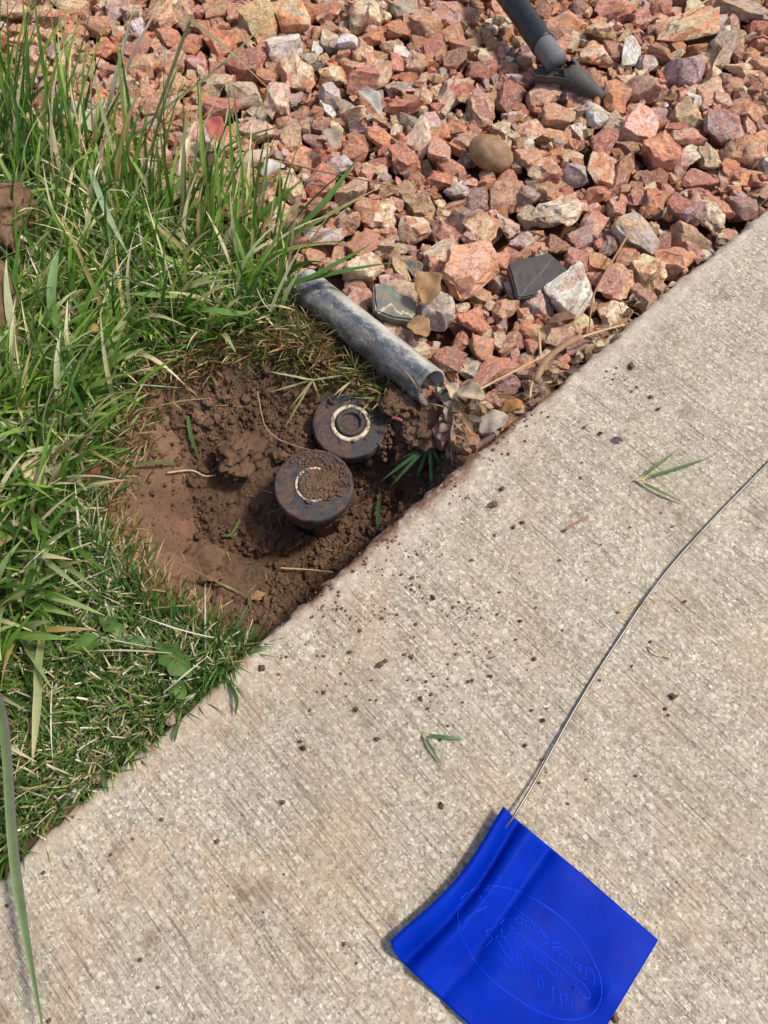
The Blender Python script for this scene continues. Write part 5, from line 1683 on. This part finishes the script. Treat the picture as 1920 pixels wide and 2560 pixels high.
# small stones and a chip of bark in the joint between turf and concrete
for (u, v_, L, Wd, key, lab) in [(243, 1942, 36, 30, 't', 'tan pebble in the joint between turf and concrete'), (428, 1798, 34, 30, 'p', 'pinkish crumbly pebble beside the concrete edge, above the tan one')]:
    c = W(u, v_, 0.001)
    o = link('stone', variants[5 if key == 't' else 11], label=lab, cat='stone')
    o.location = c
    sc = scale_at(u, v_)
    o.scale = (L / sc / 2, Wd / sc / 2, Wd / sc / 2.4)
    o.rotation_euler = (0.2, 0.1, 0.6)
    o.color = lin(*PAL[key])
    o['tint'] = list(lin(*PAL['c']))
v, f = rock_verts(411, 8, 0.4, 0.08, 0.03)
chip_o = link('bark_chip', make_mesh('bark_chip', v * np.array((0.009, 0.0036, 0.0025)), f), mat_dry('bark', lin(130, 112, 94), lin(222, 212, 192), 220), label='pale flaky bark chip in the joint at the lower left', cat='bark')
chip_o.location = W(200, 1976, 0.001)
chip_o.rotation_euler = (0.1, 0.1, math.radians(38))
v, f = lump_verts(77, 2, 0.5, 2)
wp_o = link('worm', tube_mesh('worm', smooth_path([np.array((0, 0, 0)), np.array((.004, -.001, .001)), np.array((.009, -.003, 0))], 12), .0014, 10), mat_simple('pink_skin', lin(150, 84, 82), 0.4), label='short pink worm on the soil right of the ringed sprinkler head', cat='worm')
wp_o.location = W(980, 1045, -0.014)

# ------------------------------------------------------------------ crumbs on the concrete
cvar = []
for k in range(8):
    v, f = lump_verts(200 + k, 3, 1.3, 2.8)
    me = make_mesh('soil_crumb', v, f)
    me.materials.append(M['soil_dry'])
    cvar.append(me)
CR = """1284 1318 7;1307 1306 6;1713 1503 5;1627 1604 5;1359 1800 7;1314 1864 7;1355 1899 6;1330 1776 5;1070 1771 6;1052 1746 8;1084 1494 8;1671 1788 4;1663 1772 5;1290 1599 4;1336 1647 6;1300 1552 6;1576 1318 4;1682 1316 4;1079 1736 5
706 2005 9;543 2104 8;404 2049 5;109 2182 6;350 2400 6;395 2469 5;861 2360 5;123 2552 6;278 2136 4;17 2265 5;891 1773 9;758 1870 10;943 1847 8;654 1669 9;810 1731 6;751 1854 6;1646 1022 7;1461 1068 5;1501 1083 7;1627 992 5;1455 1156 4
1104 2014 8;1348 1957 4;1590 1940 4;655 1670 8;716 1642 4;810 1640 5;874 1630 6;900 1576 5;1029 1642 6;963 1652 6;1226 1690 6;1180 1700 5;1120 1660 4;1040 1560 5;1140 1610 4;1020 1700 4;930 1700 4;1100 1850 4;1250 1480 4;1180 1400 4;1400 1400 4;1500 1700 4;1420 2010 4""".replace('\n', ';')
kr = random.Random(2)
OWN = {(1284, 1318): 'soil crumb just left of the dark brown stalk on the concrete', (1359, 1800): 'soil crumb left of the wire, some way above the flag', (1314, 1864): 'soil crumb halfway between the wire and the two-bladed sprig',
       (1052, 1746): 'dark soil crumb right above the two-bladed sprig', (1084, 1494): 'soil crumb beside the brown streaks near the slab edge', (706, 2005): 'lone soil crumb on the concrete nearest below the mown turf',
       (543, 2104): 'soil crumb low on the left of the concrete', (891, 1773): 'round soil crumb left of the two-bladed sprig', (758, 1870): 'round soil crumb in the left half of the concrete, below the turf corner',
       (943, 1847): 'small soil crumb close left of the two-bladed sprig', (654, 1669): 'reddish soil crumb on the concrete at the lower end of the hole', (1646, 1022): 'soil crumb above the three-bladed sprig, near the upper smear',
       (1501, 1083): 'soil crumb beside the dark seed husk', (1104, 2014): 'soil crumb left of the upper corner of the flag'}
rest_crumbs = []
for rec in CR.split(';'):
    u, v_, d = [float(t) for t in rec.split()]
    lab = OWN.get((int(u), int(v_)))
    sc = scale_at(u, v_)
    r = d * 1.25 / sc
    if not lab:
        rest_crumbs.append((u, v_, r))
        continue
    o = link('soil_crumb', kr.choice(cvar), label=lab, cat='soil crumb', group='soil crumbs on the concrete')
    o.location = W(u, v_, r * 0.35)
    o.rotation_euler = (kr.uniform(0, 6), kr.uniform(0, 6), kr.uniform(0, 6))
    o.scale = (r, r * kr.uniform(0.7, 1), r * 0.7)
for (u, v_, a, b_, lab) in [(1683, 1741, 13, 9, 'largest flat soil crumb, alone right of the wire'), (1578, 915, 9, 17, 'upright dark soil crumb above a brown smear on the upper concrete'), (951, 1661, 12, 11, 'twin soil crumb in the middle of the left concrete'),
                            (1538, 2545, 10, 13, 'reddish brown soil crumb touching the lower right edge of the flag'), (1234, 1261, 17, 12, 'big soft soil crumb near the edge, right of the sprinkler heads'), (1255, 1222, 10, 9, 'soil crumb just above the big soft one')]:
    sc = scale_at(u, v_)
    o = link('soil_crumb', kr.choice(cvar), label=lab, cat='soil crumb', group='soil crumbs on the concrete')
    o.location = W(u, v_, 0.001)
    o.scale = (a / sc * 1.1, b_ / sc * 1.1, 8 / sc)
    o.rotation_euler = (0.1, 0.1, kr.uniform(-0.3, 0.3))
# fine specks and streaks of crumbs
acc = Acc()
sr = np.random.default_rng(15)
for (u, v_, du, dv, num) in [(865, 1530, 60, 14, 130), (925, 1546, 30, 14, 60), (1030, 1475, 18, 16, 60), (1165, 1532, 40, 16, 70), (1190, 1630, 30, 22, 60), (1120, 1710, 34, 16, 50), (1165, 1240, 22, 14, 70), (1540, 945, 34, 16, 90),
                             (830, 1520, 16, 8, 40), (1010, 1240, 20, 14, 40), (1045, 1380, 40, 24, 60), (1000, 1420, 60, 30, 60), (1200, 1560, 160, 90, 120), (900, 1680, 140, 70, 120), (1010, 1330, 70, 40, 80), (720, 1620, 50, 40, 50), (1630, 970, 20, 12, 16), (1100, 1900, 420, 320, 160), (500, 2200, 350, 250, 60), (1600, 1300, 250, 300, 70)]:
    for _ in range(num):
        uu, vv_ = sr.normal(u, du), sr.normal(v_, dv)
        c = W(uu, vv_, 0)
        if slab_t(c[:1], c[1:2])[0] < 0.008:
            continue
        if sr.random() < 0.75:
            continue
        r = 0.0005 + 0.0013 * sr.random() ** 2.2
        v, f = lumps[sr.integers(24)]
        Rm = np.array(Euler((0, 0, sr.uniform(0, 6.28))).to_matrix())
        acc.add((v * np.array((r, r * 0.8, r * 0.5))) @ Rm.T + c + (0, 0, r * 0.2), f)
for u, v_, r in rest_crumbs:
    v, f = biglumps[sr.integers(10)]
    acc.add(v * np.array((r, r * sr.uniform(0.6, 1), r * 0.6)) + W(u, v_, r * 0.25), f)
# soil lodged along the rim of the slab beside the hole
for _ in range(240):
    s_ = sr.uniform(-0.10, 0.17)
    t_ = sr.uniform(0.001, 0.016) if sr.random() < 0.8 else sr.uniform(0.01, 0.03)
    c = ec + E * s_ + N * (edge_off(np.array([s_]))[0] + t_)
    if fbm(np.array([[s_ * 60, 0, 0]]), 2, 9)[0] < 0.0:
        continue
    z = -0.0105 + math.sqrt(max(0, 0.0105 ** 2 - max(0, 0.0105 - t_) ** 2))
    r = 0.0005 + 0.0014 * sr.random() ** 2
    v, f = lumps[sr.integers(24)]
    acc.add(v * np.array((r, r, r * 0.7)) + (c[0], c[1], z + r * 0.2), f)
link('soil_specks', acc.mesh('soil_specks'), M['soil_dry'], kind='stuff', label='fine soil specks scattered on the concrete', cat='soil')

# ------------------------------------------------------------------ dead litter between the pipe mouth, the stones and the concrete
acc = Acc()
lr = np.random.default_rng(41)
for _ in range(260):
    if lr.random() < 0.6:
        u, v_ = lr.normal(1190, 60), lr.normal(1030, 45)
        c = W(u, v_, lr.uniform(-0.02, -0.004))
    else:
        s_ = lr.uniform(0.12, 0.36)
        c = np.append(ec + E * s_ + N * (edge_off(np.array([s_]))[0] - abs(lr.normal(0.004, 0.008)) - 0.001), lr.uniform(-0.016, -0.004))
    if slab_t(c[:1], c[1:2])[0] > -0.001 or c[0] < 0.05:
        continue
    ph, L_ = lr.uniform(0, 6.28), lr.uniform(0.006, 0.022)
    d_ = np.array((math.cos(ph), math.sin(ph), lr.uniform(-0.2, 0.35)))
    pth = smooth_path([c, c + d_ * L_ * 0.5 + (0, 0, lr.uniform(0, 0.003)), c + d_ * L_], 6)
    bits = [(150, 116, 82), (186, 152, 110), (112, 82, 60), (206, 186, 150), (140, 118, 104)]
    if lr.random() < 0.6:
        v, f = ribbon(pth, lr.uniform(0.0006, 0.0014), 0.3, lr.uniform(-1, 1))
    else:
        v, f = ribbon(pth, lr.uniform(0.003, 0.008), 0.5, lr.uniform(-1, 1), 'leaf')
    acc.add(v, f, np.array(lin(*bits[lr.integers(5)])[:3]) * lr.uniform(0.7, 1.1))
link('leaf_litter', acc.mesh('leaf_litter'), M['grass'], kind='stuff', label='scraps of dead leaf and straw along the concrete edge', cat='litter')
